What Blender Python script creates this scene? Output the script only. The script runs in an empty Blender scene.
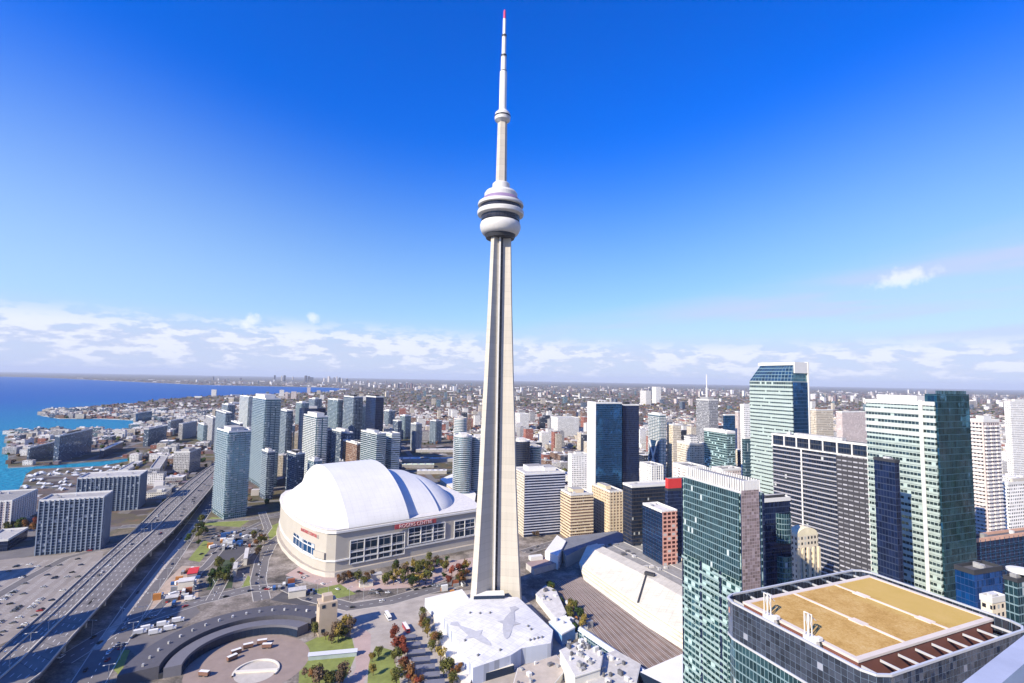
import bpy, math, random
from mathutils import Vector
rad = math.radians
sc = bpy.context.scene
rng = random.Random(7)

# ------------------------------------------------------------------ camera
FPX, HCAM = 500.0, 196.0
PITCH, ROLL = math.atan((379.3 - 341.5) / FPX), rad(1.03)
Fv = Vector((0, math.cos(PITCH), math.sin(PITCH)))
U0 = Vector((0, -math.sin(PITCH), math.cos(PITCH)))
R0 = Vector((1, 0, 0))
Uv = U0 * math.cos(ROLL) - R0 * math.sin(ROLL)
Rv = R0 * math.cos(ROLL) + U0 * math.sin(ROLL)
cam = bpy.data.cameras.new('camera')
cam.sensor_width = 36.0
cam.lens = FPX / 1024 * 36.0
cam.clip_start, cam.clip_end = 1.0, 200000.0
camo = bpy.data.objects.new('camera', cam)
sc.collection.objects.link(camo)
M = camo.matrix_world.copy()
for i in range(3):
    M[i][0], M[i][1], M[i][2] = Rv[i], Uv[i], -Fv[i]
M[0][3], M[1][3], M[2][3] = 0, 0, HCAM
camo.matrix_world = M
sc.camera = camo

# ------------------------------------------------------------------ light
SUN_A, SUN_E = rad(45), rad(33)          # shadows fall towards azimuth SUN_A (from +Y to +X)
sun = bpy.data.lights.new('sun', 'SUN')
sun.energy, sun.angle, sun.color = 5.0, rad(0.5), (1.0, 0.89, 0.70)
suno = bpy.data.objects.new('sun', sun)
sc.collection.objects.link(suno)
sd = Vector((math.sin(SUN_A) * math.cos(SUN_E), math.cos(SUN_A) * math.cos(SUN_E), -math.sin(SUN_E)))
suno.rotation_euler = sd.to_track_quat('-Z', 'Y').to_euler()
sc.view_settings.view_transform = 'Standard'
sc.view_settings.look = 'None'
sc.view_settings.gamma = 1
sc.view_settings.use_curve_mapping = False
sc.view_settings.exposure = 0.72
sc.cycles.max_bounces = 5
sc.cycles.diffuse_bounces = 2
sc.cycles.glossy_bounces = 3
sc.cycles.volume_bounces = 0


class NT:
    """small node-graph helper: sockets or numbers go in, sockets come out"""
    def __init__(s, tree):
        s.t = tree

    def n(s, typ, ins=None, out=0, **props):
        nd = s.t.nodes.new(typ)
        for k, v in props.items():
            setattr(nd, k, v)
        for k, v in (ins or {}).items():
            if isinstance(v, bpy.types.NodeSocket):
                s.t.links.new(v, nd.inputs[k])
            else:
                nd.inputs[k].default_value = v
        return nd.outputs[out]

    def m(s, op, a, b=0.0, c=None, clamp=False):
        ins = {0: a, 1: b}
        if c is not None:
            ins[2] = c
        return s.n('ShaderNodeMath', ins, operation=op, use_clamp=clamp)

    def mix(s, f, a, b, blend='MIX'):
        nd = s.t.nodes.new('ShaderNodeMix')
        nd.data_type = 'RGBA'
        nd.blend_type = blend
        for idx, v in ((0, f), (6, a), (7, b)):
            if isinstance(v, bpy.types.NodeSocket):
                s.t.links.new(v, nd.inputs[idx])
            else:
                nd.inputs[idx].default_value = v if idx == 0 else (*v[:3], 1)
        return nd.outputs[2]

    def mixf(s, f, a, b):
        return s.m('ADD', s.m('MULTIPLY', s.m('SUBTRACT', 1.0, f), a), s.m('MULTIPLY', f, b))

    def ramp(s, f, stops):
        nd = s.t.nodes.new('ShaderNodeValToRGB')
        cr = nd.color_ramp
        while len(cr.elements) < len(stops):
            cr.elements.new(0.5)
        for e, (p, c) in zip(cr.elements, stops):
            e.position = p
            e.color = (*c, 1) if len(c) == 3 else c
        s.t.links.new(f, nd.inputs[0])
        return nd.outputs[0]

    def sstep(s, x, a, b):
        return s.n('ShaderNodeMapRange', {0: x, 1: a, 2: b, 3: 0.0, 4: 1.0}, interpolation_type='SMOOTHSTEP')


# ------------------------------------------------------------------ sky
world = bpy.data.worlds.new('World')
sc.world = world
world.use_nodes = True
wt = world.node_tree
wt.nodes.clear()
W = NT(wt)
sky = wt.nodes.new('ShaderNodeTexSky')
sky.sky_type = 'NISHITA'
sky.sun_disc = False
sky.sun_elevation = SUN_E
sky.sun_rotation = SUN_A + math.pi
sky.altitude = 200
sky.air_density = 1.0
sky.dust_density = 0.4
sky.ozone_density = 4.0
dirv = W.n('ShaderNodeTexCoord', out=0)
sep = wt.nodes.new('ShaderNodeSeparateXYZ')
wt.links.new(dirv, sep.inputs[0])
dx, dy, dz = sep.outputs
az = W.m('ARCTAN2', dx, dy)
skyc = W.n('ShaderNodeHueSaturation', {'Saturation': 1.3, 'Value': 1.0, 'Hue': 0.499, 'Color': sky.outputs[0]})
skyc = W.mix(1.0, skyc, (1.06, 1.12, 1.16), 'MULTIPLY')
skyc = W.mix(W.sstep(dz, 0.06, 0.52), skyc, W.mix(1.0, skyc, (0.0, 1.0, 2.05), 'MULTIPLY'))
side = W.sstep(W.m('ABSOLUTE', az), 0.15, 0.85)
pale = W.m('MULTIPLY', W.sstep(W.m('SUBTRACT', dz, W.m('MULTIPLY', side, 0.07)), 0.46, 0.0), W.m('ADD', 0.50, W.m('MULTIPLY', side, 0.12)))
skyc = W.mix(pale, skyc, (5.2, 7.4, 10.6))
cvec = W.n('ShaderNodeCombineXYZ', {0: W.m('MULTIPLY', az, 13.0), 1: W.m('MULTIPLY', dz, 40.0), 2: 0.3})
cn = W.n('ShaderNodeTexNoise', {'Vector': cvec, 'Scale': 1.6, 'Detail': 7.0, 'Roughness': 0.58})
wvec = W.n('ShaderNodeCombineXYZ', {0: W.m('MULTIPLY', az, 2.2), 1: W.m('ADD', W.m('MULTIPLY', dz, 22.0), W.m('MULTIPLY', az, -1.2)), 2: 4.1})
wn = W.n('ShaderNodeTexNoise', {'Vector': wvec, 'Scale': 1.3, 'Detail': 6.0, 'Roughness': 0.55})
# cumulus bank low over the horizon, lower on the right
top = W.mixf(W.sstep(az, -0.35, 0.3), 0.100, 0.075)
h = W.m('DIVIDE', dz, top)
bank = W.m('MULTIPLY', W.sstep(h, 1.12, 0.70), W.sstep(h, 0.0, 0.2))
cum = W.m('MULTIPLY', W.sstep(W.m('SUBTRACT', cn, W.m('MULTIPLY', W.m('ABSOLUTE', W.m('SUBTRACT', h, 0.62)), 0.16)), 0.37, 0.53), bank)
lim = W.m('ADD', 0.085, W.m('MULTIPLY', az, 0.16))
veil = W.m('MULTIPLY', W.m('ADD', 0.35, W.m('MULTIPLY', W.sstep(wn, 0.38, 0.60), 0.65)), W.m('MULTIPLY', W.sstep(W.m('SUBTRACT', dz, lim), 0.035, -0.025), W.m('MULTIPLY', W.sstep(az, -0.2, 0.08), 0.72)))
veil = W.m('MAXIMUM', veil, W.m('MULTIPLY', W.sstep(dz, 0.125, 0.05), 0.72))
skyc = W.mix(veil, skyc, (5.3, 5.8, 7.9))
shade = W.sstep(W.m('ADD', cn, W.m('MULTIPLY', h, 0.12)), 0.47, 0.63)
cumc = W.mix(shade, (4.9, 5.3, 7.4), (8.8, 8.9, 9.6))
skyc = W.mix(W.m('MULTIPLY', cum, W.mixf(W.sstep(az, 0.0, 0.5), 0.66, 0.62)), skyc, cumc)


def px_dir(px, py):
    return (Fv + Rv * ((px - 512) / FPX) + Uv * ((341.5 - py) / FPX)).normalized()


for (px, py, rx, rz) in ((250, 321, 0.017, 0.013), (313, 317, 0.015, 0.012), (901, 279, 0.042, 0.016)):
    d = px_dir(px, py)
    a0 = math.atan2(d.x, d.y)
    ex = W.m('DIVIDE', W.m('SUBTRACT', az, a0), rx)
    ez = W.m('DIVIDE', W.m('SUBTRACT', W.m('SUBTRACT', dz, d.z), W.m('MULTIPLY', W.m('SUBTRACT', az, a0), 0.15)), rz)
    rr = W.m('SQRT', W.m('ADD', W.m('MULTIPLY', ex, ex), W.m('MULTIPLY', ez, ez)))
    pn = W.n('ShaderNodeTexNoise', {'Vector': dirv, 'Scale': 55.0, 'Detail': 5.0, 'Roughness': 0.6})
    pm = W.sstep(W.m('ADD', rr, W.m('MULTIPLY', W.m('SUBTRACT', pn, 0.5), 2.4)), 1.15, 0.2)
    skyc = W.mix(W.m('MULTIPLY', pm, 0.6), skyc, (9.0, 9.2, 10.2))
bg = wt.nodes.new('ShaderNodeBackground')
wt.links.new(skyc, bg.inputs[0])
bg.inputs[1].default_value = 0.072
wo = wt.nodes.new('ShaderNodeOutputWorld')
wt.links.new(bg.outputs[0], wo.inputs[0])


# ------------------------------------------------------------------ layout helpers
def ray(px, py):
    d = Fv + Rv * ((px - 512) / FPX) + Uv * ((341.5 - py) / FPX)
    return d.x / d.y, d.z / d.y


def G(px, py, z=0.0):
    """ground (height z) point seen at a pixel of the photograph"""
    tx, tz = ray(px, py)
    Y = (z - HCAM) / tz
    return (tx * Y, Y)


def zat(px, py, Y):
    return HCAM + ray(px, py)[1] * Y


def proj(X, Y, Z):
    v = Vector((X, Y, Z - HCAM))
    w = v.dot(Fv)
    if w < 1:
        return (-9999, -9999)
    return (512 + FPX * v.dot(Rv) / w, 341.5 - FPX * v.dot(Uv) / w)


def circ(a, b, c):
    (ax, ay), (bx, by), (cx, cy) = a, b, c
    d = 2 * (ax * (by - cy) + bx * (cy - ay) + cx * (ay - by))
    ux = ((ax * ax + ay * ay) * (by - cy) + (bx * bx + by * by) * (cy - ay) + (cx * cx + cy * cy) * (ay - by)) / d
    uy = ((ax * ax + ay * ay) * (cx - bx) + (bx * bx + by * by) * (ax - cx) + (cx * cx + cy * cy) * (bx - ax)) / d
    return ux, uy, math.hypot(ux - ax, uy - ay)


def inside(p, poly):
    x, y = p
    c = False
    j = len(poly) - 1
    for i in range(len(poly)):
        xi, yi = poly[i]
        xj, yj = poly[j]
        if (yi > y) != (yj > y) and x < (xj - xi) * (y - yi) / (yj - yi) + xi:
            c = not c
        j = i
    return c


def area2(p):
    return sum(p[i][0] * p[(i + 1) % len(p)][1] - p[(i + 1) % len(p)][0] * p[i][1] for i in range(len(p)))


# ------------------------------------------------------------------ mesh builder
kids = {}


class MB:
    def __init__(s):
        s.v, s.f, s.uv, s.mi = [], [], [], []

    def face(s, pts, uvs=None, m=0):
        i = len(s.v)
        s.v.extend(pts)
        s.f.append(tuple(range(i, i + len(pts))))
        s.uv.extend(uvs if uvs else [(p[0], p[1]) for p in pts])
        s.mi.append(m)

    def prism(s, poly, z0, z1, m=0, top=None, bottom=False, cap=True):
        """poly counter-clockwise [(x,y)]; wall uv in metres"""
        if area2(poly) < 0:
            poly = poly[::-1]
        n = len(poly)
        u = 0.0
        for i in range(n):
            a, b = poly[i], poly[(i + 1) % n]
            L = math.hypot(b[0] - a[0], b[1] - a[1])
            s.face([(a[0], a[1], z0), (b[0], b[1], z0), (b[0], b[1], z1), (a[0], a[1], z1)],
                   [(u, z0), (u + L, z0), (u + L, z1), (u, z1)], m)
            u += L
        if cap:
            s.face([(p[0], p[1], z1) for p in poly], None, m if top is None else top)
        if bottom:
            s.face([(p[0], p[1], z0) for p in poly[::-1]], None, m)

    def box(s, x0, x1, y0, y1, z0, z1, m=0, top=None, bottom=False):
        s.prism([(x0, y0), (x1, y0), (x1, y1), (x0, y1)], z0, z1, m, top, bottom)

    def obox(s, cx, cy, z0, z1, sx, sy, rot=0.0, m=0, top=None, bottom=False):
        c, n = math.cos(rot), math.sin(rot)
        q = [(-sx / 2, -sy / 2), (sx / 2, -sy / 2), (sx / 2, sy / 2), (-sx / 2, sy / 2)]
        s.prism([(cx + a * c - b * n, cy + a * n + b * c) for a, b in q], z0, z1, m, top, bottom)

    def ring(s, w, d, z0, z1, p, m=0):
        """a band round a w x d core, p proud of it"""
        a, b = w / 2 + p, d / 2 + p
        o = [(-a, -b), (a, -b), (a, b), (-a, b)]
        i = [(-w / 2, -d / 2), (w / 2, -d / 2), (w / 2, d / 2), (-w / 2, d / 2)]
        s.prism(o, z0, z1, m, cap=False)
        for k in range(4):
            k2 = (k + 1) % 4
            s.face([(*o[k], z1), (*o[k2], z1), (*i[k2], z1), (*i[k], z1)], None, m)
            s.face([(*o[k2], z0), (*o[k], z0), (*i[k], z0), (*i[k2], z0)], None, m)

    def frame(s, w, d, z0, z1, t, m=0):
        """a hollow parapet wall"""
        a, b = w / 2, d / 2
        s.box(-a, a, -b, -b + t, z0, z1, m)
        s.box(-a, a, b - t, b, z0, z1, m)
        s.box(-a, -a + t, -b + t, b - t, z0, z1, m)
        s.box(a - t, a, -b + t, b - t, z0, z1, m)

    def lathe(s, prof, n=32, cx=0.0, cy=0.0, m=0, sx=1.0, sy=1.0, a0=0.0, a1=None):
        full = a1 is None
        a1 = a0 + 2 * math.pi if full else a1
        for j in range(n):
            t0, t1 = a0 + (a1 - a0) * j / n, a0 + (a1 - a0) * (j + 1) / n
            c0, s0, c1, s1 = math.cos(t0), math.sin(t0), math.cos(t1), math.sin(t1)
            for (r0, z0), (r1, z1) in zip(prof[:-1], prof[1:]):
                R_ = max(r0, r1)
                q = [(cx + r0 * c0 * sx, cy + r0 * s0 * sy, z0), (cx + r0 * c1 * sx, cy + r0 * s1 * sy, z0),
                     (cx + r1 * c1 * sx, cy + r1 * s1 * sy, z1), (cx + r1 * c0 * sx, cy + r1 * s0 * sy, z1)]
                u = [(R_ * t0, z0), (R_ * t1, z0), (R_ * t1, z1), (R_ * t0, z1)]
                if r1 < 1e-6:
                    q, u = q[:3], u[:3]
                elif r0 < 1e-6:
                    q, u = [q[0], q[2], q[3]], [u[0], u[2], u[3]]
                s.face(q, u, m)

    def bar(s, p, q, r, m=0):
        p, q = Vector(p), Vector(q)
        d = (q - p).normalized()
        a = d.cross(Vector((0, 0, 1)) if abs(d.z) < 0.9 else Vector((1, 0, 0))).normalized() * r
        b = d.cross(a).normalized() * r
        c = [a + b, b - a, -a - b, a - b]
        for k in range(4):
            k2 = (k + 1) % 4
            s.face([tuple(p + c[k]), tuple(q + c[k]), tuple(q + c[k2]), tuple(p + c[k2])], None, m)
        s.face([tuple(p + k) for k in c], None, m)
        s.face([tuple(q + k) for k in c[::-1]], None, m)

    def build(s, name, mats, parent=None, loc=(0, 0, 0), rot=0.0, smooth=False):
        me = bpy.data.meshes.new(name)
        me.from_pydata([tuple(p) for p in s.v], [], s.f)
        uvl = me.uv_layers.new(name='UVMap')
        uvl.data.foreach_set('uv', [c for uv in s.uv for c in uv])
        for m in (mats if isinstance(mats, (list, tuple)) else [mats]):
            me.materials.append(m)
        me.polygons.foreach_set('material_index', s.mi)
        if smooth:
            me.polygons.foreach_set('use_smooth', [True] * len(s.f))
        me.update()
        o = bpy.data.objects.new(name, me)
        o.location = loc
        o.rotation_euler = (0, 0, rot)
        sc.collection.objects.link(o)
        if parent is not None:
            o.parent = parent
            kids.setdefault(parent.name, []).append(o)
        return o


def weld(o, dist=0.001):
    import bmesh
    bm = bmesh.new()
    bm.from_mesh(o.data)
    bmesh.ops.remove_doubles(bm, verts=bm.verts, dist=dist)
    bm.to_mesh(o.data)
    bm.free()


def tag(o, label=None, cat=None, group=None, kind=None):
    for k, v in (('label', label), ('category', cat), ('group', group), ('kind', kind)):
        if v:
            o[k] = v
    return o


def empty(name, label, cat, loc=(0, 0, 0), rot=0.0, group=None):
    o = bpy.data.objects.new(name, None)
    o.empty_display_size = 2
    o.location = (loc[0], loc[1], loc[2] if len(loc) > 2 else 0)
    o.rotation_euler = (0, 0, rot)
    sc.collection.objects.link(o)
    return tag(o, label, cat, group)


def copy_tree(o, parent=None):
    c = o.copy()
    sc.collection.objects.link(c)
    if parent is not None:
        c.parent = parent
    for ch in kids.get(o.name, ()):
        copy_tree(ch, c)
    return c


# ------------------------------------------------------------------ materials
def new_mat(name):
    m = bpy.data.materials.new(name)
    m.use_nodes = True
    nt = m.node_tree
    return m, NT(nt), nt.nodes['Principled BSDF']


def pset(N, p, **kw):
    names = {'color': 'Base Color', 'rough': 'Roughness', 'metal': 'Metallic', 'normal': 'Normal', 'spec': 'Specular IOR Level'}
    for k, v in kw.items():
        sck = p.inputs[names[k]]
        if isinstance(v, bpy.types.NodeSocket):
            N.t.links.new(v, sck)
        else:
            sck.default_value = (*v, 1) if isinstance(v, tuple) else v


def plain(name, c, rough=0.75, metal=0.0, var=0.25, scale=0.12, spec=0.3, rnd=0.0):
    """a surface with soft uneven wear"""
    m, N, p = new_mat(name)
    co = N.n('ShaderNodeTexCoord', out=3)
    n1 = N.n('ShaderNodeTexNoise', {'Vector': co, 'Scale': scale, 'Detail': 6.0, 'Roughness': 0.65})
    f = N.m('ADD', N.m('MULTIPLY', N.m('SUBTRACT', n1, 0.5), var * 3), 1.0)
    if rnd:
        r = N.n('ShaderNodeObjectInfo', out=5)
        f = N.m('MULTIPLY', f, N.m('ADD', N.m('MULTIPLY', N.m('SUBTRACT', r, 0.5), rnd), 1.0))
    g = N.n('ShaderNodeCombineColor', {0: f, 1: f, 2: f})
    pset(N, p, color=N.mix(1.0, c, g, 'MULTIPLY'), rough=rough, metal=metal, spec=spec)
    return m


def facade(name, wall, glass, bw=3.2, fh=3.3, ww=0.6, wh=0.55, gmetal=0.55, grough=0.12, wrough=0.8, rnd=0.3, lite=0.15, jit=0.05, litc=(0.6, 0.62, 0.6), warp=0.0):
    """wall with a window grid in metres of wall; each pane its own tint and tilt"""
    m, N, p = new_mat(name)
    uv = N.n('ShaderNodeTexCoord', out=2)
    sp = N.t.nodes.new('ShaderNodeSeparateXYZ')
    N.t.links.new(uv, sp.inputs[0])
    u, v = N.m('DIVIDE', sp.outputs[0], bw), N.m('DIVIDE', sp.outputs[1], fh)
    mu = N.m('LESS_THAN', N.m('ABSOLUTE', N.m('SUBTRACT', N.m('FRACT', u), 0.5)), ww / 2)
    mv = N.m('LESS_THAN', N.m('ABSOLUTE', N.m('SUBTRACT', N.m('FRACT', v), 0.5)), wh / 2)
    mask = N.m('MULTIPLY', mu, mv)
    cell = N.n('ShaderNodeCombineXYZ', {0: N.m('FLOOR', u), 1: N.m('FLOOR', v), 2: 0.0})
    wnode = N.t.nodes.new('ShaderNodeTexWhiteNoise')
    wnode.noise_dimensions = '3D'
    N.t.links.new(cell, wnode.inputs[0])
    rv, rc = wnode.outputs[0], wnode.outputs[1]
    gv = N.m('ADD', N.m('MULTIPLY', rv, 0.8), 0.6)
    gl = N.mix(1.0, glass, N.n('ShaderNodeCombineColor', {0: gv, 1: gv, 2: gv}), 'MULTIPLY')
    blind = N.m('GREATER_THAN', rv, 1.0 - lite)
    gl = N.mix(N.m('MULTIPLY', blind, 0.7), gl, litc)
    orn = N.n('ShaderNodeObjectInfo', out=5)
    co = N.n('ShaderNodeTexCoord', out=3)
    wn1 = N.n('ShaderNodeTexNoise', {'Vector': co, 'Scale': 0.08, 'Detail': 5.0, 'Roughness': 0.7})
    wf = N.m('MULTIPLY', N.m('ADD', N.m('MULTIPLY', N.m('SUBTRACT', orn, 0.5), rnd), 1.0), N.m('ADD', N.m('MULTIPLY', wn1, 0.5), 0.75))
    wl = N.mix(1.0, wall, N.n('ShaderNodeCombineColor', {0: wf, 1: wf, 2: wf}), 'MULTIPLY')
    geo = N.n('ShaderNodeNewGeometry', out=1)
    jv = N.n('ShaderNodeVectorMath', {0: rc, 1: (0.5, 0.5, 0.5)}, operation='SUBTRACT')
    jv = N.n('ShaderNodeVectorMath', {0: jv, 'Scale': N.m('MULTIPLY', mask, jit)}, operation='SCALE')
    if warp:
        wz = N.t.nodes.new('ShaderNodeTexNoise')
        N.t.links.new(co, wz.inputs['Vector'])
        wz.inputs['Scale'].default_value = 0.06
        wz.inputs['Detail'].default_value = 3.0
        wv = N.n('ShaderNodeVectorMath', {0: wz.outputs[1], 1: (0.5, 0.5, 0.5)}, operation='SUBTRACT')
        wv = N.n('ShaderNodeVectorMath', {0: wv, 'Scale': N.m('MULTIPLY', mask, warp)}, operation='SCALE')
        jv = N.n('ShaderNodeVectorMath', {0: jv, 1: wv}, operation='ADD')
    nn = N.n('ShaderNodeVectorMath', {0: N.n('ShaderNodeVectorMath', {0: geo, 1: jv}, operation='ADD')}, operation='NORMALIZE')
    pset(N, p, color=N.mix(mask, wl, gl), metal=N.m('MULTIPLY', mask, N.m('MULTIPLY', gmetal, N.m('SUBTRACT', 1.0, blind))),
         rough=N.mixf(mask, wrough, grough), normal=nn, spec=0.5)
    return m


WHITE = plain('white_panel', (0.66, 0.65, 0.63), 0.6, var=0.08)
ROOFW = plain('white_membrane', (0.72, 0.71, 0.69), 0.6, var=0.14, scale=0.05)
CONC = plain('pale_concrete', (0.48, 0.45, 0.40), 0.85, var=0.16)
def pour_mat():
    m, N, p = new_mat('warm_tower_concrete')
    co = N.n('ShaderNodeTexCoord', out=3)
    sp = N.t.nodes.new('ShaderNodeSeparateXYZ')
    N.t.links.new(co, sp.inputs[0])
    lift = N.n('ShaderNodeTexWhiteNoise', {1: N.m('FLOOR', N.m('DIVIDE', sp.outputs[2], 6.0))}, noise_dimensions='1D')
    line = N.m('LESS_THAN', N.m('FRACT', N.m('DIVIDE', sp.outputs[2], 6.0)), 0.07)
    st = N.n('ShaderNodeMapping', {0: co, 3: (0.35, 0.35, 0.012)})
    n1 = N.n('ShaderNodeTexNoise', {'Vector': st, 'Scale': 1.0, 'Detail': 5.0, 'Roughness': 0.7})
    f = N.m('ADD', N.m('ADD', 0.72, N.m('MULTIPLY', lift, 0.10)), N.m('MULTIPLY', n1, 0.44))
    f = N.m('SUBTRACT', f, N.m('MULTIPLY', line, 0.12))
    pset(N, p, color=N.mix(1.0, (0.475, 0.44, 0.385), N.n('ShaderNodeCombineColor', {0: f, 1: f, 2: f}), 'MULTIPLY'), rough=0.88, spec=0.2)
    return m


TOWC = pour_mat()
PODW = plain('pod_cladding', (0.55, 0.54, 0.53), 0.55, var=0.12, scale=0.3)
GREYR = plain('grey_roof_gravel', (0.30, 0.29, 0.28), 0.95, var=0.35, scale=0.25, rnd=0.8)
PALER = plain('pale_roof_gravel', (0.50, 0.48, 0.46), 0.95, var=0.3, scale=0.25, rnd=0.5)
DARKR = plain('dark_roof', (0.10, 0.10, 0.11), 0.9, var=0.3, rnd=0.4)
MECH = plain('rooftop_plant', (0.42, 0.42, 0.43), 0.6, var=0.4, scale=0.4, rnd=0.8)
ASPH = plain('asphalt', (0.075, 0.072, 0.078), 0.9, var=0.25, scale=0.06)
ROADC = plain('worn_road', (0.14, 0.13, 0.13), 0.9, var=0.3, scale=0.05)
DECKC = plain('highway_deck', (0.165, 0.152, 0.148), 0.9, var=0.3, scale=0.04)
PAVE = plain('paving', (0.36, 0.32, 0.28), 0.9, var=0.35, scale=0.08)
PATHP = plain('pink_paving', (0.40, 0.30, 0.27), 0.9, var=0.2, scale=0.1)
LAWN = plain('lawn', (0.19, 0.22, 0.06), 0.95, var=0.4, scale=0.15)
LINEW = plain('white_paint', (0.75, 0.75, 0.72), 0.7, var=0.1)
DARKM = plain('dark_metal', (0.04, 0.042, 0.05), 0.5, var=0.2)
BLACKG = plain('dark_glass', (0.02, 0.035, 0.07), 0.12, metal=0.3, var=0.3, scale=0.1)
REDP = plain('red_panel', (0.55, 0.04, 0.04), 0.6, var=0.12)
BALC = plain('balcony_grey', (.27, .325, .365), .5, var=.12)
SLABP = plain('blue_grey_pier', (.24, .29, .37), .7, var=.15)  # darkened and blued to imitate shade on the apartment slab fronts
STEEL = plain('pale_steel', (0.6, 0.61, 0.63), 0.4, metal=0.3, var=0.1)
BARK = plain('bark', (0.10, 0.075, 0.055), 0.95)

# ------------------------------------------------------------------ ground, water, far land
TH = rad(19)           # street grid
ct, st_ = math.cos(TH), math.sin(TH)


def ground_mat():
    m, N, p = new_mat('city_ground')
    co = N.n('ShaderNodeTexCoord', out=3)
    sp = N.t.nodes.new('ShaderNodeSeparateXYZ')
    N.t.links.new(co, sp.inputs[0])
    rot = N.n('ShaderNodeVectorRotate', {'Vector': co, 'Angle': -TH}, rotation_type='Z_AXIS')
    vo = N.n('ShaderNodeTexVoronoi', {'Vector': rot, 'Scale': 1 / 26.0, 'Randomness': 0.9}, out=1, distance='CHEBYCHEV')
    vs = N.t.nodes.new('ShaderNodeSeparateColor')
    N.t.links.new(vo, vs.inputs[0])
    cell = N.ramp(vs.outputs[0], [(0.0, (0.06, 0.05, 0.055)), (0.25, (0.11, 0.09, 0.08)), (0.5, (0.16, 0.115, 0.10)), (0.72, (0.08, 0.08, 0.05)), (0.9, (0.20, 0.18, 0.175)), (1.0, (0.42, 0.40, 0.38))])
    big = N.n('ShaderNodeTexNoise', {'Vector': co, 'Scale': 0.0016, 'Detail': 4.0, 'Roughness': 0.6})
    trees = N.n('ShaderNodeTexNoise', {'Vector': co, 'Scale': 0.035, 'Detail': 5.0, 'Roughness': 0.7})
    tc = N.ramp(trees, [(0.3, (0.035, 0.045, 0.022)), (0.55, (0.10, 0.09, 0.045)), (0.7, (0.16, 0.085, 0.05))])
    rs = N.t.nodes.new('ShaderNodeSeparateXYZ')
    N.t.links.new(rot, rs.inputs[0])
    st1 = N.m('LESS_THAN', N.m('ABSOLUTE', N.m('SUBTRACT', N.m('FRACT', N.m('DIVIDE', N.m('ADD', rs.outputs[1], 12.5), 100.0)), 0.875)), 0.055)
    st2 = N.m('LESS_THAN', N.m('FRACT', N.m('DIVIDE', N.m('ADD', rs.outputs[0], 2.0), 175.5)), 0.07)
    far = N.mix(N.sstep(N.m('ADD', big, N.m('MULTIPLY', N.m('SUBTRACT', trees, 0.5), 0.8)), 0.44, 0.56), cell, tc)
    far = N.mix(N.m('MULTIPLY', N.m('MAXIMUM', st1, st2), 0.85), far, (0.17, 0.165, 0.17))
    n1 = N.n('ShaderNodeTexNoise', {'Vector': co, 'Scale': 0.035, 'Detail': 8.0, 'Roughness': 0.7})
    n2 = N.n('ShaderNodeTexNoise', {'Vector': co, 'Scale': 0.5, 'Detail': 3.0, 'Roughness': 0.7})
    near = N.ramp(N.m('ADD', N.m('MULTIPLY', n1, 0.75), N.m('MULTIPLY', n2, 0.25)), [(0.34, (0.045, 0.042, 0.04)), (0.45, (0.13, 0.115, 0.10)), (0.52, (0.21, 0.18, 0.155)), (0.58, (0.30, 0.265, 0.235)), (0.70, (0.42, 0.38, 0.35))])
    ln = N.n('ShaderNodeVectorMath', {0: co}, out=1, operation='LENGTH')
    pset(N, p, color=N.mix(N.sstep(ln, 640.0, 900.0), near, far), rough=0.95, spec=0.1)
    return m


def water_mat():
    m, N, p = new_mat('lake_water')
    co = N.n('ShaderNodeTexCoord', out=3)
    n1 = N.n('ShaderNodeTexNoise', {'Vector': co, 'Scale': 0.0011, 'Detail': 5.0, 'Roughness': 0.6})
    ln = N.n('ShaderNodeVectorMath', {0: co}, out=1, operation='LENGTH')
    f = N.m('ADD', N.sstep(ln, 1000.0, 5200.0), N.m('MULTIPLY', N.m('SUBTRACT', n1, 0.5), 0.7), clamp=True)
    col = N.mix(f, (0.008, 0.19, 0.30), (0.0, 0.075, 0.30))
    bn = N.n('ShaderNodeTexNoise', {'Vector': co, 'Scale': 0.09, 'Detail': 4.0})
    bump = N.n('ShaderNodeBump', {'Strength': 0.9, 'Distance': 5.0, 'Height': bn})
    pset(N, p, color=col, rough=0.55, normal=bump, spec=0.18)
    return m


GROUND = ground_mat()
S = 62000.0
coast = [(-1500, -2500), (-950, 300), G(0, 499), G(16, 493), G(22, 485), G(26, 474), G(34, 469), G(100, 466), G(128, 461), G(131, 458), G(100, 461),
         G(60, 464), G(34, 466), G(8, 467.5), G(8, 433), G(50, 431), G(95, 431.5), G(133, 432), G(134, 428), G(134, 420), G(100, 418.5), G(60, 418.5), G(41, 415.5), G(50, 411), G(85, 407.5), G(130, 403.5),
         G(165, 399), G(200, 396.5), G(262, 394.5), G(330, 391.5), G(352, 389), G(330, 387.5), G(200, 384.8), G(100, 380.2), G(40, 377.4), G(-60, 375.2), (-S * .7, S * .52)]
mb = MB()
land = coast + [(-S, S * .6), (-S, S), (S, S), (S, -2500)]
mb.face([(x, y, 0) for x, y in land])
tag(mb.build('ground', GROUND), 'brown and grey city ground stretching to the horizon', 'ground', kind='structure')
mb = MB()
mb.face([(-S, -2500, -1.6), (S, -2500, -1.6), (S, S, -1.6), (-S, S, -1.6)])
tag(mb.build('lake', water_mat()), 'deep blue lake with paler teal water along the quays', 'lake', kind='structure')
mb = MB()                                           # quay wall down to the water
for a, b in zip(coast[:-1], coast[1:]):
    mb.face([(*a, -1.6), (*b, -1.6), (*b, 0), (*a, 0)])
tag(mb.build('shore', CONC), 'stone shoreline edge between the city and the lake', 'shore', kind='structure')

# ------------------------------------------------------------------ the tall tower
TY = 458.0
TX = ray(492.9, 597)[0] * TY
tz = lambda y: zat(499, y, TY)
tower_t = empty('communications_tower', 'very tall slender concrete tower with round white pod and needle mast', 'tower', (TX, TY))


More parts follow.
